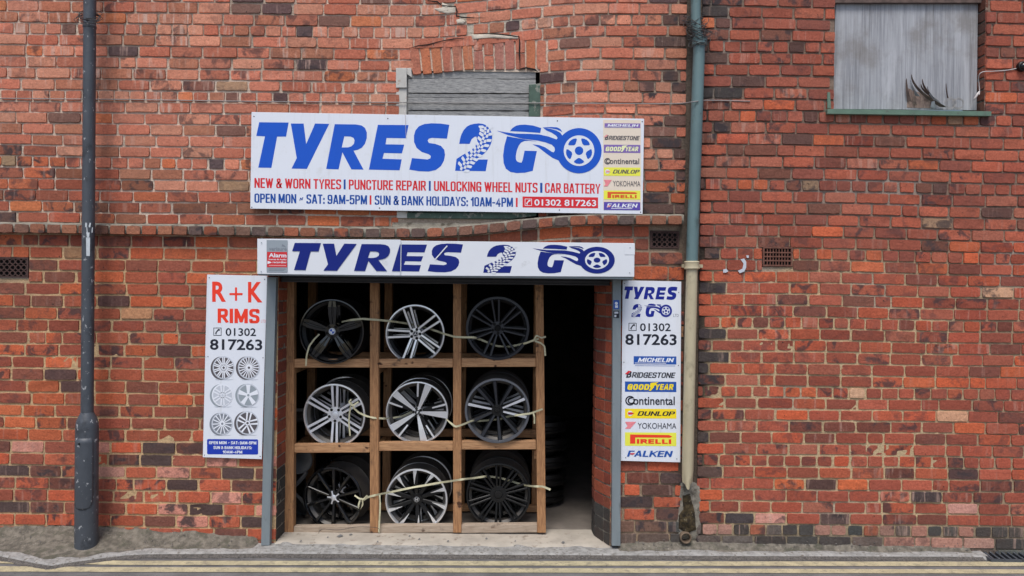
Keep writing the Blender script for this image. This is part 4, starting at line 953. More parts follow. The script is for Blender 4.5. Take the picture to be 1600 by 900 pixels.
def brands(pr, x0, x1, rows, pal, w=1.0):
    """tyre makers' names: list of (kind, y0, y1)"""
    W = x1 - x0
    for kind, y0, y1 in rows:
        h = y1 - y0; T = lambda t, a, b, c, e, m, off=.02, sh=0, L=2, lean=0: pr.text(t, x0 + a * W, x0 + b * W, y0 + c * h, y0 + e * h, pal.get(m, m), off, sh, L, .008, lean)
        K = lambda t, a, b, c, e, m, stt, ln, L=2: pr.block(t, x0 + a * W, x0 + b * W, y0 + c * h, y0 + e * h, pal.get(m, m), stt, L, .008, ln * (e - c) * h, .2)
        if kind == 'MICHELIN':
            pr.rect(x0 + pal['mx'] * W, x1, y0, y1, pal['mbar'], sl=.008); K('MICHELIN', pal['mx'] + .08, .93, .2, .72, 'white', .22, .35); pr.rect(x0 + (pal['mx'] + .02) * W, x0 + .8 * W, y0 + .82 * h, y0 + .89 * h, 'white', 2, .008)
        elif kind == 'BRIDGESTONE':
            K('RIDGESTONE', .13, .96, .2, 1, 'k', .2, .25); T('B', .02, .13, .0, 1, 'k', .03, .25); pr.fill([[(x0 + .0 * W, y0 + .45 * h), (x0 + .07 * W, y0 - .02 * h), (x0 + .12 * W, y0 + .05 * h), (x0 + .05 * W, y0 + .5 * h)]], pal['r'], 3)
        elif kind == 'GOODYEAR':
            pr.rect(x0, x1, y0, y1, pal['gbar'], sl=.008); K('GOOD', .04, .46, .25, .82, 'y', .3, .2); K('YEAR', .58, .93, .25, .82, 'y', .3, .2)
            pr.fill([[(x0 + a * W, y0 + b * h) for a, b in ((.5, .14), (.66, .06), (.6, .22), (.64, .28), (.57, .42), (.56, .6), (.5, .92), (.46, .88), (.5, .62), (.48, .5))]], pal['y'], 3)
        elif kind == 'Continental':
            T('ontinental', .16, .97, .08, 1, 'k', .016); pr.disc(x0 + .1 * W, y0 + .55 * h, h * .52, pal['k'], 2, h * .38); pr.rect(x0 + .13 * W, x0 + .2 * W, y0 + .3 * h, y0 + .34 * h, pal['bg'], 4); T('C', .05, .17, .18, .92, 'k', .03)
        elif kind == 'DUNLOP':
            pr.rect(x0, x1, y0, y1, pal['ybar'], sl=.008); K('DUNLOP', .24, .95, .27, .73, 'k', .2, .4)
            pr.disc(x0 + .1 * W, y0 + .5 * h, h * .27, 'white', 2); pr.fill([[(x0 + a * W, y0 + b * h) for a, b in ((.06, .38), (.13, .38), (.18, .5), (.13, .62), (.06, .62))]], pal['r'], 3)
        elif kind == 'YOKOHAMA':
            T('YOKOHAMA', .25, 1, .15, 1, 'k', .0); pr.fill([[(x0 + a * W, y0 + b * h) for a, b in ((0, 0), (.1, .42), (.22, 0), (.1, 1), (.0, 1), (.05, .62))]], pal['p'], 2)
            pr.fill([[(x0 + a * W, y0 + b * h) for a, b in ((0, 0), (.22, 0), (.1, .45))]], pal['p'], 3)
        elif kind == 'PIRELLI':
            pr.rect(x0, x1, y0, y1, pal['pbar'], sl=.008); K('IRELLI', .23, .9, .5, .84, 'o', .3, 0)
            pr.fill([[(x0 + a * W, y0 + b * h) for a, b in ((.1, .16), (.85, .2), (.92, .3), (.88, .4), (.2, .38), (.2, .84), (.1, .84))]], pal['o'], 2)
        elif kind == 'FALKEN':
            if pal['fbar']: pr.rect(x0, x1, y0, y1, pal['fbar'], sl=.008)
            K('FALKEN', .08 if pal['fbar'] else .04, .9, .2 if pal['fbar'] else .05, .68 if pal['fbar'] else .95, 'f', .22, .3); pr.fill([[(x0 + a * W, y0 + b * h) for a, b in ((.1, .45), (.2, .42), (.16, .66), (.1, .62))]], pal['r'], 3)
            if pal['fbar']: pr.rect(x0 + .2 * W, x0 + .78 * W, y0 + .77 * h, y0 + .84 * h, 'white', 2)
pr = Print(d); pr.rect(942.5, 1001.5, 187, 327.5, 'cream', 1, .012); pr.build('brand_strip', sg)
pr = Print(d - .0009)
brands(pr, 943.5, 1000.5, [('MICHELIN', 192.5, 199.5), ('BRIDGESTONE', 210.5, 218.5), ('GOODYEAR', 226, 238.5), ('Continental', 246.5, 256), ('DUNLOP', 261.5, 274.5), ('YOKOHAMA', 281, 291), ('PIRELLI', 297.5, 311.5), ('FALKEN', 315.5, 328)],
       dict(mx=.02, mbar='purple', k='fadedblack', r='palepink', gbar='purple', y='paleyel', bg='cream', ybar='lemon', p='pink', pbar='lemon', o='orange', fbar='violet', f='white'))
pr.build('brand_names', sg)
screws([(396.8, 182), (606, 185.2), (871, 188.8), (1003.5, 190), (393.5, 323.8), (593, 325), (874, 328), (1001, 331.5)], d, sg, .0045)

# ------------------------------------------------------------------ roller shutter, fascia sign
fd = -.24
rsx = thing('roller_shutter', 'grey steel roller shutter housing and side guides round the doorway', 'shutter', (0, -.03, 0))
MB().box(P(403, 430, fd + .006), (P(990, 377, fd).x, .0, P(700, 377, fd).z)).build('housing', M['steel'], rsx, bevel=.004)
MB().box((OX0 + .012, .03, P(700, 443.5, .04).z), (OX1 - .02, .05, P(700, 431, fd).z + .03)).build('curtain', M['shutter'], rsx)
for k_ in range(2): MB().box((OX0 + .008, .022, P(700, 443.5 - 5 * k_, .04).z), (OX1 - .016, .055, P(700, 441 - 5 * k_, .04).z)).build('bottom_bar' if k_ == 0 else 'slat', M['shutter'], rsx, bevel=.003)
for q in ([(417, 433), (431.5, 433), (421, 852.5), (407.8, 852.5)], [(957.5, 437), (970.5, 437), (969.5, 853), (956, 853)]):
    a, b, c_, e = [P(x, y, -.055) for x, y in q]
    g_ = MB().prism([a, e, c_, b], (0, .05, 0)).build('guide_rail', M['steel'], rsx, bevel=.002)
    s_ = 1 if q[0][0] < 800 else -1
    MB().box((0, 0, 0), (.001, .001, .001))
pr = Print(-.0555)
pr.rect(958.5, 967.5, 469, 483, 'barblue', 1, 0).disc(963, 474, 2.4, 'white', 2).rect(961, 965.5, 477, 481, 'white', 2, 0); pr.build('blue_sticker', rsx)
pr = Print(-.0555); pr.rect(958.5, 967.5, 485.5, 497, 'black', 1, 0).rect(960, 966, 487, 490, 'lightgrey', 2, 0).rect(960, 963, 492, 495.5, 'lightgrey', 2, 0); pr.build('black_sticker', rsx)
fs_ = thing('fascia_sign', 'narrow white fascia sign with navy lettering on the shutter housing', 'sign', P(700, 432, fd))
panel([(402, 373), (626, 374.5), (625, 430.5), (402, 428)], fd, .005, 'panel', 'sign2', fs_)
panel([(626.3, 376), (991.5, 380), (991, 432.5), (625.3, 430.5)], fd - .002, .006, 'panel', 'sign2', fs_)
panel([(975, 380.5), (991.8, 380.5), (992, 398), (976, 398)], fd - .004, .0015, 'end_tape', 'sign2', fs_)
pr = Print(fd - .0022); logo(pr, 'navy', 'sign2', (456.5, 723.5, 379.5, 425.5), (755, 806, 382.5, 426.5), (832, 960.5, 382.5, 427.5)); pr.build('logo', fs_)
pr = Print(fd - .0062); pr.fill([[(626.2, 376.5), (627.4, 376.5), (626.6, 430.3), (625.4, 430.3)]], 'lightgrey').fill([[(679.5, 404.5), (698, 383.5), (699.5, 384.5), (680.5, 406)]], 'sign2'); pr.build('scratch', fs_)
screws([(984.5, 387), (984, 426), (408.5, 379), (408, 424)], fd - .0045, fs_, .004, 'stgrey')
ap = thing('alarm_sticker', 'small red and grey alarm warning sticker at the left end of the fascia', 'sticker', P(433, 425, fd))
MB().prism([P(416.6, 375, fd - .0035), P(416.6, 425, fd - .0035), P(449.2, 425.3, fd - .0035), P(449.2, 375.3, fd - .0035)], (0, .001, 0)).build('backing', M['stgrey'], ap)
pr = Print(fd - .0035); pr.text('verisure', 420, 448, 386, 391.5, 'midgrey', .02).fill([[(441, 381), (445, 384), (447, 387), (443, 385), (440, 385)]], 'midgrey'); pr.build('maker_name', ap)
pr = Print(fd - .0035); pr.rect(417.2, 448.6, 393.5, 417.5, 'stred', sl=.004).text('Alarm', 420, 447.5, 395.5, 402, 'white', .025, L=2).text('Images & Audio', 420, 447.5, 404, 407, 'white', .02, L=2).text('recording', 426, 447.5, 408, 412, 'white', .02, L=2).fill([[(418, 407.5), (425, 410), (418, 412.5)]], 'white', 2).rect(420, 447, 414, 415.3, 'palepink', 2); pr.build('warning', ap)
pr = Print(fd - .0035); pr.rect(420, 446, 419.5, 420.4, 'midgrey').rect(420, 444, 422, 422.8, 'midgrey'); pr.build('small_print', ap)

# ------------------------------------------------------------------ left sign
d = -.03
ls = thing('rims_sign', 'upright white sign with red lettering and six pictured wheels left of the doorway', 'sign', P(366, 716, d))
panel([(323.5, 429), (417.5, 431), (409, 717.5), (316.8, 714.5)], d, .005, 'panel', 'sign', ls)
pr = Print(d); pr.text('R', 331.5, 353, 440, 471.5, 'redorange', .03, sl=0).text('+', 358.5, 379, 449, 470, 'redorange', -.004, sl=0).text('K', 387.5, 410, 440.5, 472.5, 'redorange', .03, sl=0)
pr.block('RIMS', 340, 405.5, 482, 504.5, 'redorange', .25, sl=.012).text('LTD', 408, 415.3, 499.5, 504, 'palepink', 0); pr.build('title_lettering', ls)
pr = Print(d); pr.phone(333.5, 512, 12.5, 12.5, 'black').text('01302', 352.5, 400, 512.5, 524.8, 'black', .014, sl=.008).text('817263', 328, 409.8, 529.5, 546.8, 'black', .022, sl=.008); pr.build('phone_number', ls)
def pic(cx, cy, r, n, w0, w1, ph, rim, face, back, twin=0):
    pr = Print(d)
    pr.disc(cx - r * .17, cy + r * .04, r * .98, back if back != 'lightgrey' else 'stgrey', 1, 0, 40, .9); pr.disc(cx + r * .04, cy, r * .97, rim, 2, 0, 40, .95); pr.disc(cx + r * .05, cy, r * .86, back, 3, 0, 40, .95)
    pr.fill([[(cx - r * .7, cy + r * .98), (cx + r * .9, cy + r * .98), (cx + r * .6, cy + r * 1.05), (cx - r * .5, cy + r * 1.05)]], 'lightgrey', 1)
    for i in range(n):
        for tw in ((-twin, twin) if twin else (0,)):
            a = R(ph + 360 * i / n); q = []
            for rr, t in ((.12, -w0), (.12, w0), (.88, w1), (.88, -w1)):
                tt = t + tw * (1 if rr < .5 else 1.6)
                q.append((cx + r * .05 + .95 * r * (rr * math.cos(a) - tt * math.sin(a)), cy - r * (rr * math.sin(a) + tt * math.cos(a))))
            pr.fill([q], face, 4)
    pr.disc(cx + r * .05, cy, r * .2, face, 5); pr.disc(cx + r * .05, cy, r * .1, back, 6); pr.build('wheel_picture', ls)
pic(348.5, 574.5, 18.5, 10, .05, .045, 90, 'lightgrey', 'white', 'fadedblack', .05); pic(388, 574.5, 18.5, 20, .035, .045, 90, 'lightgrey', 'white', 'fadedblack')
pic(346.8, 617.5, 18, 6, .06, .06, 90, 'white', 'white', 'lightgrey', .09); pic(387, 617.5, 18.5, 5, .1, .2, 90, 'lightgrey', 'white', 'stgrey')
pic(346.3, 662, 18, 14, .04, .05, 80, 'lightgrey', 'white', 'midgrey'); pic(385.8, 661, 19, 5, .05, .08, 80, 'lightgrey', 'white', 'fadedblack', .11)
pr = Print(d); pr.rect(323.5, 403.3, 686, 709.8, 'boxblue', 1, .006, 2).block('OPEN MON ~ SAT: 9AM-5PM', 326.5, 400.5, 689.3, 694, 'white', .24, L=2, sl=.006).block('SUN & BANK HOLIDAYS:', 333.5, 393.5, 697, 701.6, 'white', .24, L=2, sl=.006).block('10AM-4PM', 348, 378.5, 704, 708.4, 'white', .24, L=2, sl=.006); pr.build('opening_hours', ls)
screws([(327, 434), (413.5, 436.5), (325, 557), (411, 559), (319.5, 711), (406.5, 713)], d, ls, .0035)

# ------------------------------------------------------------------ right sign
rg = thing('tyre_brands_sign', 'upright white sign listing tyre maker names right of the doorway', 'sign', P(1018, 722, d))
panel([(973, 438), (1064.5, 440), (1063, 722.5), (970, 720)], d, .005, 'panel', 'sign', rg)
pr = Print(d); logo(pr, 'navy2', 'sign', (975.5, 1058.5, 447.5, 468.5), (986.5, 1003, 475, 495.2), (1006, 1050, 474.5, 495.5)); pr.text('LTD', 1052, 1060.5, 490.5, 495, 'midgrey', 0); pr.build('logo', rg)
pr = Print(d); pr.phone(982.2, 504.5, 12.4, 12.4, 'black').text('01302', 1000, 1048, 505, 517.4, 'black', .014, sl=.004).text('817263', 977, 1057.3, 521.5, 539, 'black', .022, sl=.008); pr.build('phone_number', rg)
pr = Print(d)
brands(pr, 976.5, 1056.8, [('MICHELIN', 556.5, 569), ('BRIDGESTONE', 579.5, 590), ('GOODYEAR', 596, 612), ('Continental', 618, 632.5), ('DUNLOP', 638.5, 653.5), ('YOKOHAMA', 659, 669.8), ('PIRELLI', 675.5, 696.5), ('FALKEN', 703.5, 714)],
       dict(mx=.17, mbar='barblue', k='ink', r='red', gbar='barblue', y='yel', bg='sign', ybar='yel', p='pink', pbar='lemon', o='redorange', fbar=None, f='barblue'))
pr.rect(992, 1055, 571, 571.7, 'barblue', 1, .008); pr.build('brand_names', rg)
screws([(976, 443), (1060.5, 457), (975, 566), (1060, 571), (977.5, 715), (1057.5, 717)], d, rg, .0035)

# ------------------------------------------------------------------ cables, camera
mb = MB(); mb.tube(catmull([P(x, y, -.012 + (-.1 if 1070 < x < 1100 else 0)) for x, y in ((-500, 146), (0, 153.5), (200, 155.5), (400, 158.5), (620, 160), (840, 161), (1000, 162), (1062, 161.5), (1080, 159.5), (1092, 158), (1106, 156.8), (1172, 158.2))], 6), .0036, 6)
tag(mb.build('cable', M['greywire']), 'long thin grey cable running across the brick wall to the drainpipe', 'cable')
mb = MB(); mb.tube(catmull([P(x, y, dd) for x, y, dd in ((629, 160, -.016), (631, 170, -.03), (633, 180, -.056), (634, 200, -.056), (634.5, 215, -.056))], 5), .0016, 6)
tag(mb.build('cable', M['whitewire']), 'short loose white wire hanging over the top of the big sign', 'cable')
cv = thing('security_camera', 'small black dome security camera on the wall at the right edge', 'camera', P(1595, 105, 0))
c = P(1594.5, 105, 0)
MB().lathe([(.036, .0), (.037, -.02), (.034, -.032), (.026, -.036), (.026, -.03), (.0005, -.03)], c, 'y', 24).build('housing', M['satin'], cv, smooth=40)
MB().lathe([(.024, -.03), (.02, -.042), (.01, -.05), (.0005, -.052)], c, 'y', 20).build('lens_dome', M['gloss'], cv, smooth=True)
cb = MB().tube(catmull([P(x, y, dd) for x, y, dd in ((1588, 107, -.012), (1572, 110, -.008), (1550, 111.5, -.01), (1537, 112, -.02), (1530.5, 116, -.01), (1529, 124, .02), (1530, 134, .03), (1530.5, 142, .03), (1530, 148, .02))], 6), .0032, 8).build('lead', M['whitewire'], cv, smooth=True)
MB().tube([P(1530.5, 143, .03), P(1528, 146, .03), P(1523, 154, .03), P(1522.5, 155, .03)], [.005, .008, .008, .005], 8).build('plug', M['whitewire'], cb, smooth=40)
MB().tube(catmull([P(1522.5, 155, .03), P(1519, 160, .04), P(1515, 170, .03)], 4), .0012, 6).build('thin_wire', M['greywire'], cb)
mb = MB()
for cx, k_ in ((1485, 0), (1497, 3)):
    for q in range(5):
        rr = rnd.uniform(6.5, 9.5); ph = rnd.random() * 6
        mb.tube(catmull([P(cx + rr * math.cos(t + ph) + rnd.uniform(-1, 1), 161.5 + rr * .95 * math.sin(t + ph), .04 - .012 * q * .5) for t in [i * .7 for i in range(10)]], 4), .0011, 5)
tag(mb.build('wire_coil', M['greywire']), 'loose coil of thin grey wire on the green window sill', 'wire')

# ------------------------------------------------------------------ timber rack
rk = thing('wheel_rack', 'rough timber rack of nine bays filling the left of the doorway', 'rack', (P(640, 833, .25).x, .5, 0))
fy0, fy1, ry0, ry1 = .215, .285, .83, .90
def timber(name, q, d0, d1, m):
    a, b, c_, e = [P(x, y, d0) for x, y in q]; return MB().prism([a, e, c_, b], (0, d1 - d0, 0)).build(name, M[m], rk, bevel=.003)
posts = [(445.5, 459.5, 444.5, 458.5), (578, 591.5, 578, 591.5), (708, 720.5, 708, 721), (836.3, 849, 839.5, 853)]
FB = G(700, 833).z
for i, (a, b, c_, e) in enumerate(posts):
    timber('post', [(a, 440), (b, 440), (e, 832.5), (c_, 832.5)], fy0, fy1, 'timber_v')
for yt, yb, gdy in ((561, 574.5, (0, 0, -1)), (691, 704.5, (3, 0, -2))):
    for i in range(3):
        xa, xb = posts[i][1] + .3, posts[i + 1][0] + (1 if i == 2 else -.3)
        o_ = gdy[i]
        timber('rail', [(xa, yt + o_), (xb, yt + o_ - .4), (xb, yb + o_ - .4), (xa, yb + o_)], fy0 + .012, fy1 - .004, 'timber_h')
for i in range(3):
    xa, xb = posts[i][1] - .5, posts[i + 1][0] + (3 if i == 2 else .2)
    timber('bottom_board', [(xa, 823 - 1.3 * i), (xb, 822 - 1.3 * i), (xb, 832), (xa, 833)], fy0 + .008, fy1, 'timber_grey')
def rx(px): return (px - 800) / S * (D + fy0) / D
for i, (a, b, c_, e) in enumerate(posts):
    x0, x1 = P(a, 600, fy0).x, P(b, 600, fy0).x
    MB().box((x0, ry0, .004), (x1, ry1, 2.02)).build('post', M['timber_v'], rk, bevel=.003)
for yt, yb in ((561, 574.5), (691, 704.5), (821, 832)):
    for dd, nm in ((ry0 - .052, 'rail'),):
        MB().box((P(446, 600, fy0).x, dd, P(640, yb, fy0).z), (P(849, 600, fy0).x, dd + .05, P(640, yt, fy0).z)).build(nm, M['timber_h'], rk, bevel=.003)
for i, (a, b, c_, e) in enumerate(posts):
    for yt, yb in ((575, 588), (705, 718)):
        x0 = P(a, 600, fy0).x + (.012 if i < 3 else .0)
        MB().box((x0, fy1 + .002, P(640, yb, fy0).z), (x0 + .035, ry0 - .054, P(640, yt, fy0).z)).build('bearer', M['timber_h'], rk)

# ------------------------------------------------------------------ wheels
def strip(mb, st, ang, th=.03, bev=.004, fi=0, si=1):
    er, et = Vector((math.cos(ang), 0, math.sin(ang))), Vector((-math.sin(ang), 0, math.cos(ang))); b = len(mb.v); n = len(st)
    for r, t, w, y in st:
        be = min(bev, w * .4)
        for tt, yy in ((t - w, y + th), (t - w, y + be), (t - w + be, y), (t + w - be, y), (t + w, y + be), (t + w, y + th)):
            p = er * r + et * tt; mb.v.append(Vector((p.x, yy, p.z)))
    for i in range(n - 1):
        for k in range(5):
            mb.f.append((b + i * 6 + k, b + (i + 1) * 6 + k, b + (i + 1) * 6 + k + 1, b + i * 6 + k + 1)); mb.m.append(fi if k == 2 else si)
    for e in (0, n - 1): mb.f.append(tuple(b + e * 6 + k for k in range(6))); mb.m.append(si)
def wheel(name, label, cx, cy, rp, d, spec, back=None, behind=0, tilt=(0, 0), rot=0):
    """one alloy wheel: barrel, lip, spokes, hub, lug holes, centre cap; axis towards the street"""
    k = (D + d) / F; Rr = rp * k; c = P(cx, cy, d)
    root = thing('alloy_wheel', label, 'wheel', (c.x, c.y, c.z - Rr), 'alloy wheels in the rack')
    up = Vector((0, 0, Rr))
    lipm, facem, sidem, barm, hubm = (M[q] for q in spec['m'])
    def put(mb, nm, mats, par=None, sm=None):
        if par is None: mb.v = [v + up for v in mb.v]
        else: mb.v = [v + up for v in mb.v]
        return mb.build(nm, mats, par or root, local=True, smooth=sm)
    W = .205
    barrel = put(MB().lathe([(Rr - .012, .012), (Rr - .016, .03), (Rr - .04, .05), (Rr - .045, .1), (Rr - .03, .13), (Rr - .02, W - .012), (Rr - .003, W), (Rr, W - .004), (Rr - .012, W - .02), (Rr - .022, .135), (Rr - .037, .1), (Rr - .032, .052), (Rr - .009, .034), (Rr - .001, .012)], seg=56, closed=True), 'barrel', barm, sm=35)
    put(MB().lathe([(Rr - .001, .014), (Rr, .004), (Rr - .003, .0), (Rr - spec.get('lip', .014), -.001), (Rr - spec.get('lip', .014) - .004, .005), (Rr - spec.get('lip', .014) - .008, .024)], seg=64), 'rim_lip', lipm, sm=35)
    yh = spec.get('yh', .026)
    n = spec['n']
    for i in range(n):
        mb = MB(); a = R(spec['ph'] + rot + 360 * i / n)
        for s_ in spec['strips']:
            da = R(s_.get('da', 0)); st = [(r * Rr, t * Rr, w * Rr, y) for r, t, w, y in s_['st']]
            fi, si = (0, 1) if not s_.get('dark') else (1, 1)
            strip(mb, st, a + da, s_.get('th', .032), s_.get('bev', .004), fi, si)
        fm = facem
        if 'alt' in spec and i in spec['alt'][0]: fm = M[spec['alt'][1]]
        put(mb, 'spoke', [fm, sidem])
    hr = spec.get('hub', .2) * Rr
    hub = put(MB().lathe([(hr * 1.06, yh + .04), (hr, yh + .004), (hr * .93, yh - .002), (hr * .5, yh - .003), (hr * .46, yh + .002), (.0005, yh + .003)], seg=32), 'hub', hubm, sm=35)
    for i in range(5):
        a = R(spec['ph'] + rot + 36 + 72 * i); q = Vector((math.cos(a) * hr * .74, yh - .0032, math.sin(a) * hr * .74))
        put(MB().lathe([(.0115, .0), (.0115, -.0004), (.0003, -.0004)], q, 'y', 12), 'lug_hole', M['hole'], hub)
    cr = hr * .46
    cap = put(MB().lathe([(cr, yh + .004), (cr * .95, yh - .004), (cr * .8, yh - .006), (.0004, yh - .0065)], seg=28), 'centre_cap', M[spec.get('capm', 'satin')], sm=35)
    em = spec.get('emblem'); y = yh - .0075
    def flat(polys, mats):
        mb = MB()
        for pl, mi in polys: mb.add([(x_ * cr, y, z_ * cr) for x_, z_ in pl], [tuple(range(len(pl)))], mi)
        put(mb, 'emblem', [M[q] for q in mats], cap)
    if em == 'roundel':
        arc = lambda a0: [(0, 0)] + [(.62 * math.cos(R(a0 + 10 * j)), .62 * math.sin(R(a0 + 10 * j))) for j in range(10)]
        ringp = [((.95 * math.cos(R(15 * j)), .95 * math.sin(R(15 * j)))) for j in range(24)]
        mb = MB(); mb.add([(x_ * cr, y + .0005, z_ * cr) for x_, z_ in ringp], [tuple(range(24))], 2)
        mb.v = mb.v; 
        for j, a0 in enumerate((0, 90, 180, 270)): mb.add([(x_ * cr, y, z_ * cr) for x_, z_ in arc(a0)], [tuple(range(11))], j % 2)
        put(mb, 'emblem', [M['white'], M['blue'], M['lightgrey']], cap)
    elif em == 'star':
        pl = []
        for j in range(3):
            a = R(90 + 120 * j); pl += [(.8 * math.cos(a), .8 * math.sin(a)), (.14 * math.cos(a + R(60)), .14 * math.sin(a + R(60)))]
        mb = MB(); mb.add([(x_ * cr, y, z_ * cr) for x_, z_ in pl], [tuple(range(6))], 0); mb.lathe([(cr * .92, y), (cr * .8, y)], seg=28); put(mb, 'emblem', [M['silver']], cap)
    elif em == 'letter':
        flat([([(-.5, .55), (-.28, .55), (-.22, .1), (.22, .1), (.28, .55), (.5, .55), (.4, -.55), (.2, -.55), (.2, -.1), (-.2, -.1), (-.2, -.55), (-.4, -.55)], 0)], ['silver'])
        put(MB().lathe([(cr * .95, y), (cr * .84, y)], seg=28), 'emblem_ring', M['silver'], cap)
    elif em == 'beast':
        flat([([(-.45, -.6), (-.2, -.5), (0, -.15), (.15, -.55), (.4, -.6), (.3, -.1), (.55, .3), (.35, .6), (.1, .7), (-.05, .45), (-.5, .35), (-.1, .2), (-.35, -.1)], 0)], ['silver'])
    elif em == 'hubstar':
        mb = MB()
        for i in range(5): strip(mb, [(0, 0, .35 * cr, y + .001), (2.3 * cr, 0, .3 * cr, y + .004)], R(spec['ph'] + 18 + 72 * i), .012, .003, 0, 0)
        put(mb, 'hub_star', [M['silverpaint']], hub)
    root.rotation_euler = (tilt[0], 0, tilt[1])
    # wheels of the same bay, stacked behind it
    for j in range(behind):
        r2 = root.copy(); COL.objects.link(r2); r2.location = root.location + Vector((rnd.uniform(-.012, .012), .215 * (j + 1), rnd.uniform(-.002, .006)))
        r2['label'] = '%s rim stacked behind the %s' % (('next', 'third')[j], back); r2['group'] = 'rims stacked behind the front rims'
        for ch in list(root.children):
            c2 = ch.copy(); COL.objects.link(c2); c2.parent = r2
            for g2 in ch.children: c3 = g2.copy(); COL.objects.link(c3); c3.parent = c2
    return root
par = lambda r0, r1, t0, t1, w0, w1, y0=.026, y1=.008, **k: dict(st=[(r0, t0, w0, y0), ((r0 + r1) / 2, (t0 + t1) / 2, (w0 + w1) / 2, (y0 + y1) / 2 - .002), (r1, t1, w1, y1)], **k)
def twin(*a, **k):
    r0, r1, t0, t1, w0, w1 = a; return [par(r0, r1, t0, t1, w0, w1, **k), par(r0, r1, -t0, -t1, w0, w1, **k)]
S1 = dict(n=5, ph=90, m=('gloss', 'gloss', 'gloss', 'barreldark', 'gloss'), lip=.012, hub=.24, emblem='roundel', capm='black',
          strips=[dict(st=[(.2, .04, .045, .024), (.5, .075, .055, .012), (.75, .08, .06, .008), (.95, .05, .06, .01)]), dict(st=[(.2, -.04, .045, .024), (.5, -.075, .055, .012), (.75, -.08, .06, .008), (.95, -.05, .06, .01)]), dict(st=[(.2, 0, .06, .032), (.6, 0, .09, .024), (.93, 0, .08, .02)], bev=.012)])
S2 = dict(n=5, ph=108, m=('silver', 'silver', 'satin', 'barreldark', 'silver'), lip=.012, hub=.21, emblem='star', capm='gun', strips=twin(.17, .96, .085, .125, .05, .052))
S3 = dict(n=7, ph=95, m=('gun', 'gun', 'satin', 'barreldark', 'gun'), lip=.02, hub=.22, capm='hole', strips=twin(.17, .95, .05, .115, .036, .042))
S4 = dict(n=6, ph=90, m=('silver', 'silverpaint', 'satin', 'barrel', 'silverpaint'), lip=.012, hub=.26, emblem='star', capm='silverpaint', strips=twin(.2, .96, .062, .085, .05, .056))
S5 = dict(n=5, ph=68, m=('silver', 'silver', 'satin', 'barrel', 'silver'), lip=.01, hub=.17, emblem='beast', capm='satin', strips=[par(.13, .96, .0, .0, .055, .135), par(.5, .96, .02, .03, .04, .05, y0=.02, da=19), par(.15, .9, 0, 0, .05, .1, y0=.04, y1=.03, da=19, dark=True)])
S6 = dict(n=10, ph=96, m=('gunlight', 'gun', 'satin', 'barrel', 'satin'), lip=.016, hub=.19, capm='hole', alt=((2, 7, 8), 'silverpaint'), strips=[par(.16, .96, 0, 0, .042, .075, bev=.014)])  # reflections at left and right painted as silver spokes on a dark rim
S7 = dict(n=10, ph=90, m=('gloss', 'gloss', 'satin', 'barrel', 'satin'), lip=.016, hub=.2, emblem='hubstar', capm='silverpaint', strips=[par(.16, .96, 0, .0, .03, .055, bev=.018), ])
S8 = dict(n=10, ph=95, m=('silver', 'silver', 'satin', 'barrel', 'satin'), lip=.012, hub=.19, emblem='letter', capm='satin', strips=[par(.15, .95, 0, -.03, .055, .1, y0=.03, y1=.014, dark=True), dict(st=[(.5, .03, .008, .014), (.72, .01, .045, .009), (.96, -.03, .085, .006)], th=.02)])
S9 = dict(n=10, ph=90, m=('satin', 'satin', 'satin', 'barrel', 'satin'), lip=.014, hub=.27, capm='hole', strips=twin(.22, .95, .045, .075, .032, .036))
wheel('w', 'gloss black five spoke rim with blue and white centre badge, top left bay', 518, 518, 51, .185, S1, 'gloss black five spoke rim', 1)
wheel('w', 'bright machined rim of five twin spokes with star cap, top middle bay', 648.5, 522, 46.5, .30, S2, 'bright five twin spoke rim', 1, rot=0)
wheel('w', 'dark grey rim of seven thin twin spokes, top right bay', 777.5, 513, 50, .22, S3, 'dark grey seven twin spoke rim', 1)
wheel('w', 'silver rim of six twin spokes with exposed bolts, middle row left bay', 522, 649, 49.5, .295, S4, 'silver six twin spoke rim', 2, tilt=(0, R(-4)))
wheel('w', 'polished rim of five broad spokes and narrow bars, centre bay', 651.5, 645, 49, .295, S5, 'polished broad spoke rim', 2)
wheel('w', 'grey ten spoke rim with three brighter spokes, middle row right bay', 777, 642, 51, .2, S6, 'grey ten spoke rim', 2)
wheel('w', 'black ten spoke rim with silver star hub, bottom left bay', 519, 779, 49.5, .30, S7, 'black rim with the silver star hub', 2, tilt=(0, R(-12)))
wheel('w', 'black rim of ten silver tipped turbine blades, bottom middle bay', 650.5, 781.5, 49, .295, S8, 'silver tipped turbine rim', 2)
wheel('w', 'all black rim of ten thin twin spokes, bottom right bay', 778.5, 774, 50.5, .295, S9, 'all black ten twin spoke rim', 2)

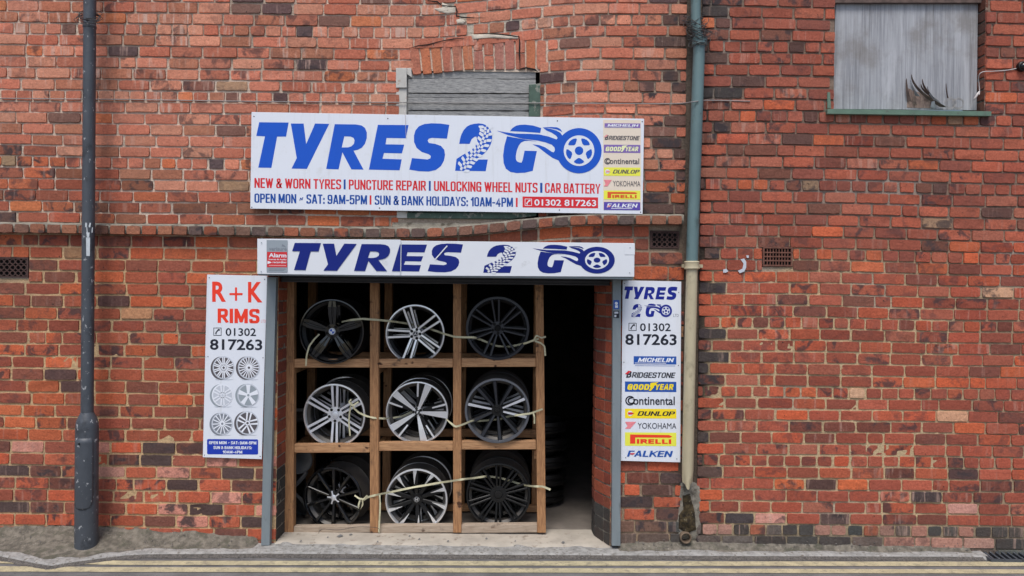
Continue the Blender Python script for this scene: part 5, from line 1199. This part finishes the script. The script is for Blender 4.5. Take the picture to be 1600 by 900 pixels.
# ------------------------------------------------------------------ straps
def strap(pts, w, label, extra=()):
    root = thing('strap', label, 'strap', P(*pts[0][:2], pts[0][2]))
    def ribbon(pts, nm, w):
        kp = [P(x, y, dd) for x, y, dd in pts]; cm = [a.lerp(b, k / 5) for a, b in zip(kp, kp[1:]) for k in range(5)] + [kp[-1]]; cm = [cm[0]] + [(cm[i - 1] + cm[i] * 2 + cm[i + 1]) / 4 for i in range(1, len(cm) - 1)] + [cm[-1]]; mb = MB(); n = len(cm); ph = rnd.random() * 6
        for i, p in enumerate(cm):
            t = (cm[min(i + 1, n - 1)] - cm[max(i - 1, 0)]).normalized(); a = .38 * math.sin(i * .17 + ph) + .55 * max(0, math.sin(i * .31 + ph * 2)) ** 6
            side = t.cross(Vector((0, 1, 0))); side = side.normalized() if side.length > .1 else Vector((1, 0, 0))
            side = side * math.cos(a) + Vector((0, 1, 0)) * math.sin(a); mb.v += [p - side * w, p + side * w]
        mb.f = [(2 * i, 2 * i + 1, 2 * i + 3, 2 * i + 2) for i in range(n - 1)]; mb.m = [0] * (n - 1)
        o = mb.build(nm, M['strap'], root); q = o.modifiers.new('thick', 'SOLIDIFY'); q.thickness = .0006
    ribbon(pts, 'webbing', w)
    for e in extra: ribbon(e, 'loose_end', w * .8)
A, Bk, Cc = .165, .26, .204
strap([(534, 503, .26), (548, 500, A), (566, 498, A), (584, 499.5, Cc - .01), (592, 500, Cc), (612, 502, .26), (626, 504, .36), (636, 505.5, .375), (652, 508.5, .375), (672, 514, .375), (684, 518, .36), (692, 521, .27), (709, 526, Cc), (722, 527, Cc), (741, 527, .2), (752, 531, .29), (776, 541, .295), (796, 541.5, .295), (810, 539, .27), (822, 536, .19), (830, 533, .19), (842, 529, Cc)], .0078, 'topmost pale strap threaded through the three rims of the top row',
      [[(499, 522, .2), (491, 530, .165), (483, 541, .165), (479, 556, .165), (478, 572, .18)], [(834, 532, .19), (838, 524, .17), (846, 528, .17), (853, 526, .19)], [(836, 533, .19), (845, 536, .18), (851, 541, .18), (852, 556, .19)]])
strap([(548, 628, .26), (553, 638, .25), (561, 645, .25), (572, 650, .22), (584, 653, Cc), (601, 654, .25), (612, 653.5, .36), (630, 650, .375), (648, 641, .375), (666, 640, .375), (680, 645, .37), (693, 651, .36), (704, 661, .21), (712, 667, Cc), (724, 663, .2), (738, 657, .19), (748, 658, .275), (780, 655, .28), (797, 650, .275), (806, 649, .2), (814, 648, .18), (829, 646, .19), (848, 639, Cc)], .0074, 'middle pale strap threaded through the three rims of the middle row',
      [[(549, 630, .25), (546, 645, .26), (545, 660, .265), (547, 681, .27)], [(560, 628, .26), (551, 634, .25), (545, 628, .25), (549, 624, .25)], [(833, 644, .19), (835, 652, .19), (835, 662, .2)]])
strap([(566, 783, .26), (574, 777, .22), (585, 774, Cc), (594, 772, Cc), (610, 769, .26), (628, 765, .275), (648, 761, .275), (666, 758, .275), (688, 754, .27), (709, 751, Cc), (722, 749, Cc), (740, 747, .26), (757, 744.5, .275), (765, 744.5, .37), (779, 746, .375), (797, 751, .375), (814, 757, .36), (824, 759, .25), (838, 760, .2), (848, 760, .19), (860, 765, .19)], .0078, 'lowest pale strap tied across the three rims of the bottom row',
      [[(554, 774, .27), (561, 779, .25), (568, 780, .24), (574, 774, .23)], [(563, 780, .25), (560, 790, .25), (562, 797, .26), (567, 788, .25), (566, 780, .24)], [(593, 773, .2), (594, 786, .195), (593.5, 802, .195), (592.5, 818, .2), (592, 832, .2)]])

# ------------------------------------------------------------------ clutter inside
def disc_stack(px, d, z0, n, r, h, m, label, cat, nm):
    x = P(px, 600, d).x
    for i in range(n):
        o = MB().lathe([(r * .55, .0), (r * .6, h * .35), (r * .97, h * .3), (r, h * .42), (r * .93, h * .5), (r * .93, h * .62), (r, h * .7), (r * .98, h * .92), (r * .75, h * .95), (r * .7, h * .5), (r * .25, h * .45), (.001, h * .45)], (0, 0, 0), 'z', 32).build(nm, M[m], None, local=True, smooth=35)
        o.location = (x + rnd.uniform(-.015, .015), d + rnd.uniform(-.015, .015), z0 + i * h); tag(o, label % ('lowest', 'second lowest', 'middle', 'second highest', 'topmost', 'loose')[i], cat, 'steel wheels in the dark passage')
disc_stack(850, 1.1, .002, 5, .2, .15, 'barreldark', '%s dark steel wheel of the stack in the passage behind the rack', 'wheel', 'steel_wheel')
mb = MB().lathe([(.13, 0), (.14, .02), (.13, .03), (.1, .022), (.04, .035), (.001, .035)], (0, 0, 0), 'z', 32)
for i, (px, d_, z, ta, lab) in enumerate(((462, .62, .46, .5, 'uppermost pale grey wheel trim in the bottom left bay'), (464, .6, .28, -.6, 'tilted pale grey wheel trim below the uppermost one, bottom left bay'), (461, .58, .12, .7, 'grey wheel trim lying on the floor of the bottom left bay'), (462, .7, .80, .3, 'grey wheel trim on the middle shelf left of the silver rim'))):
    o = mb.build('wheel_trim', M['trim'], None, local=True, smooth=35); o.location = (P(px, 600, d_).x, d_, z); o.rotation_euler = (R(8) + ta, ta, i); tag(o, lab, 'wheel trim', 'loose wheel trims')
mb = MB()
for px, py, w in ((531, 838, 5), (548, 836, 3), (655, 843, 2), (700, 846, 2), (640, 838, 2), (760, 842, 2), (880, 848, 3), (470, 846, 2), (512, 840, 1.6), (590, 847, 1.8), (805, 846, 1.5)):
    g0 = G(px, py, .01); k_ = w / 200; mb.add([g0 + Vector((-k_, 0, .001)), g0 + Vector((0, -k_, .001)), g0 + Vector((k_, .3 * k_, .003)), g0 + Vector((0, k_, .008))], [(0, 1, 2, 3)])
mb.build('scrap', M['white']) if False else tag(mb.build('litter', M['trim']), kind='stuff')
mb = MB().tube(catmull([P(497, 836, .2), P(503, 827, .2), P(530, 828, .205), P(560, 823, .205), P(590, 825, .2), (P(592, 832, .2))], 5), .0018, 5)
tag(mb.build('twig', M['wire']), 'thin dark twig lying along the dusty bottom board of the rack', 'twig')
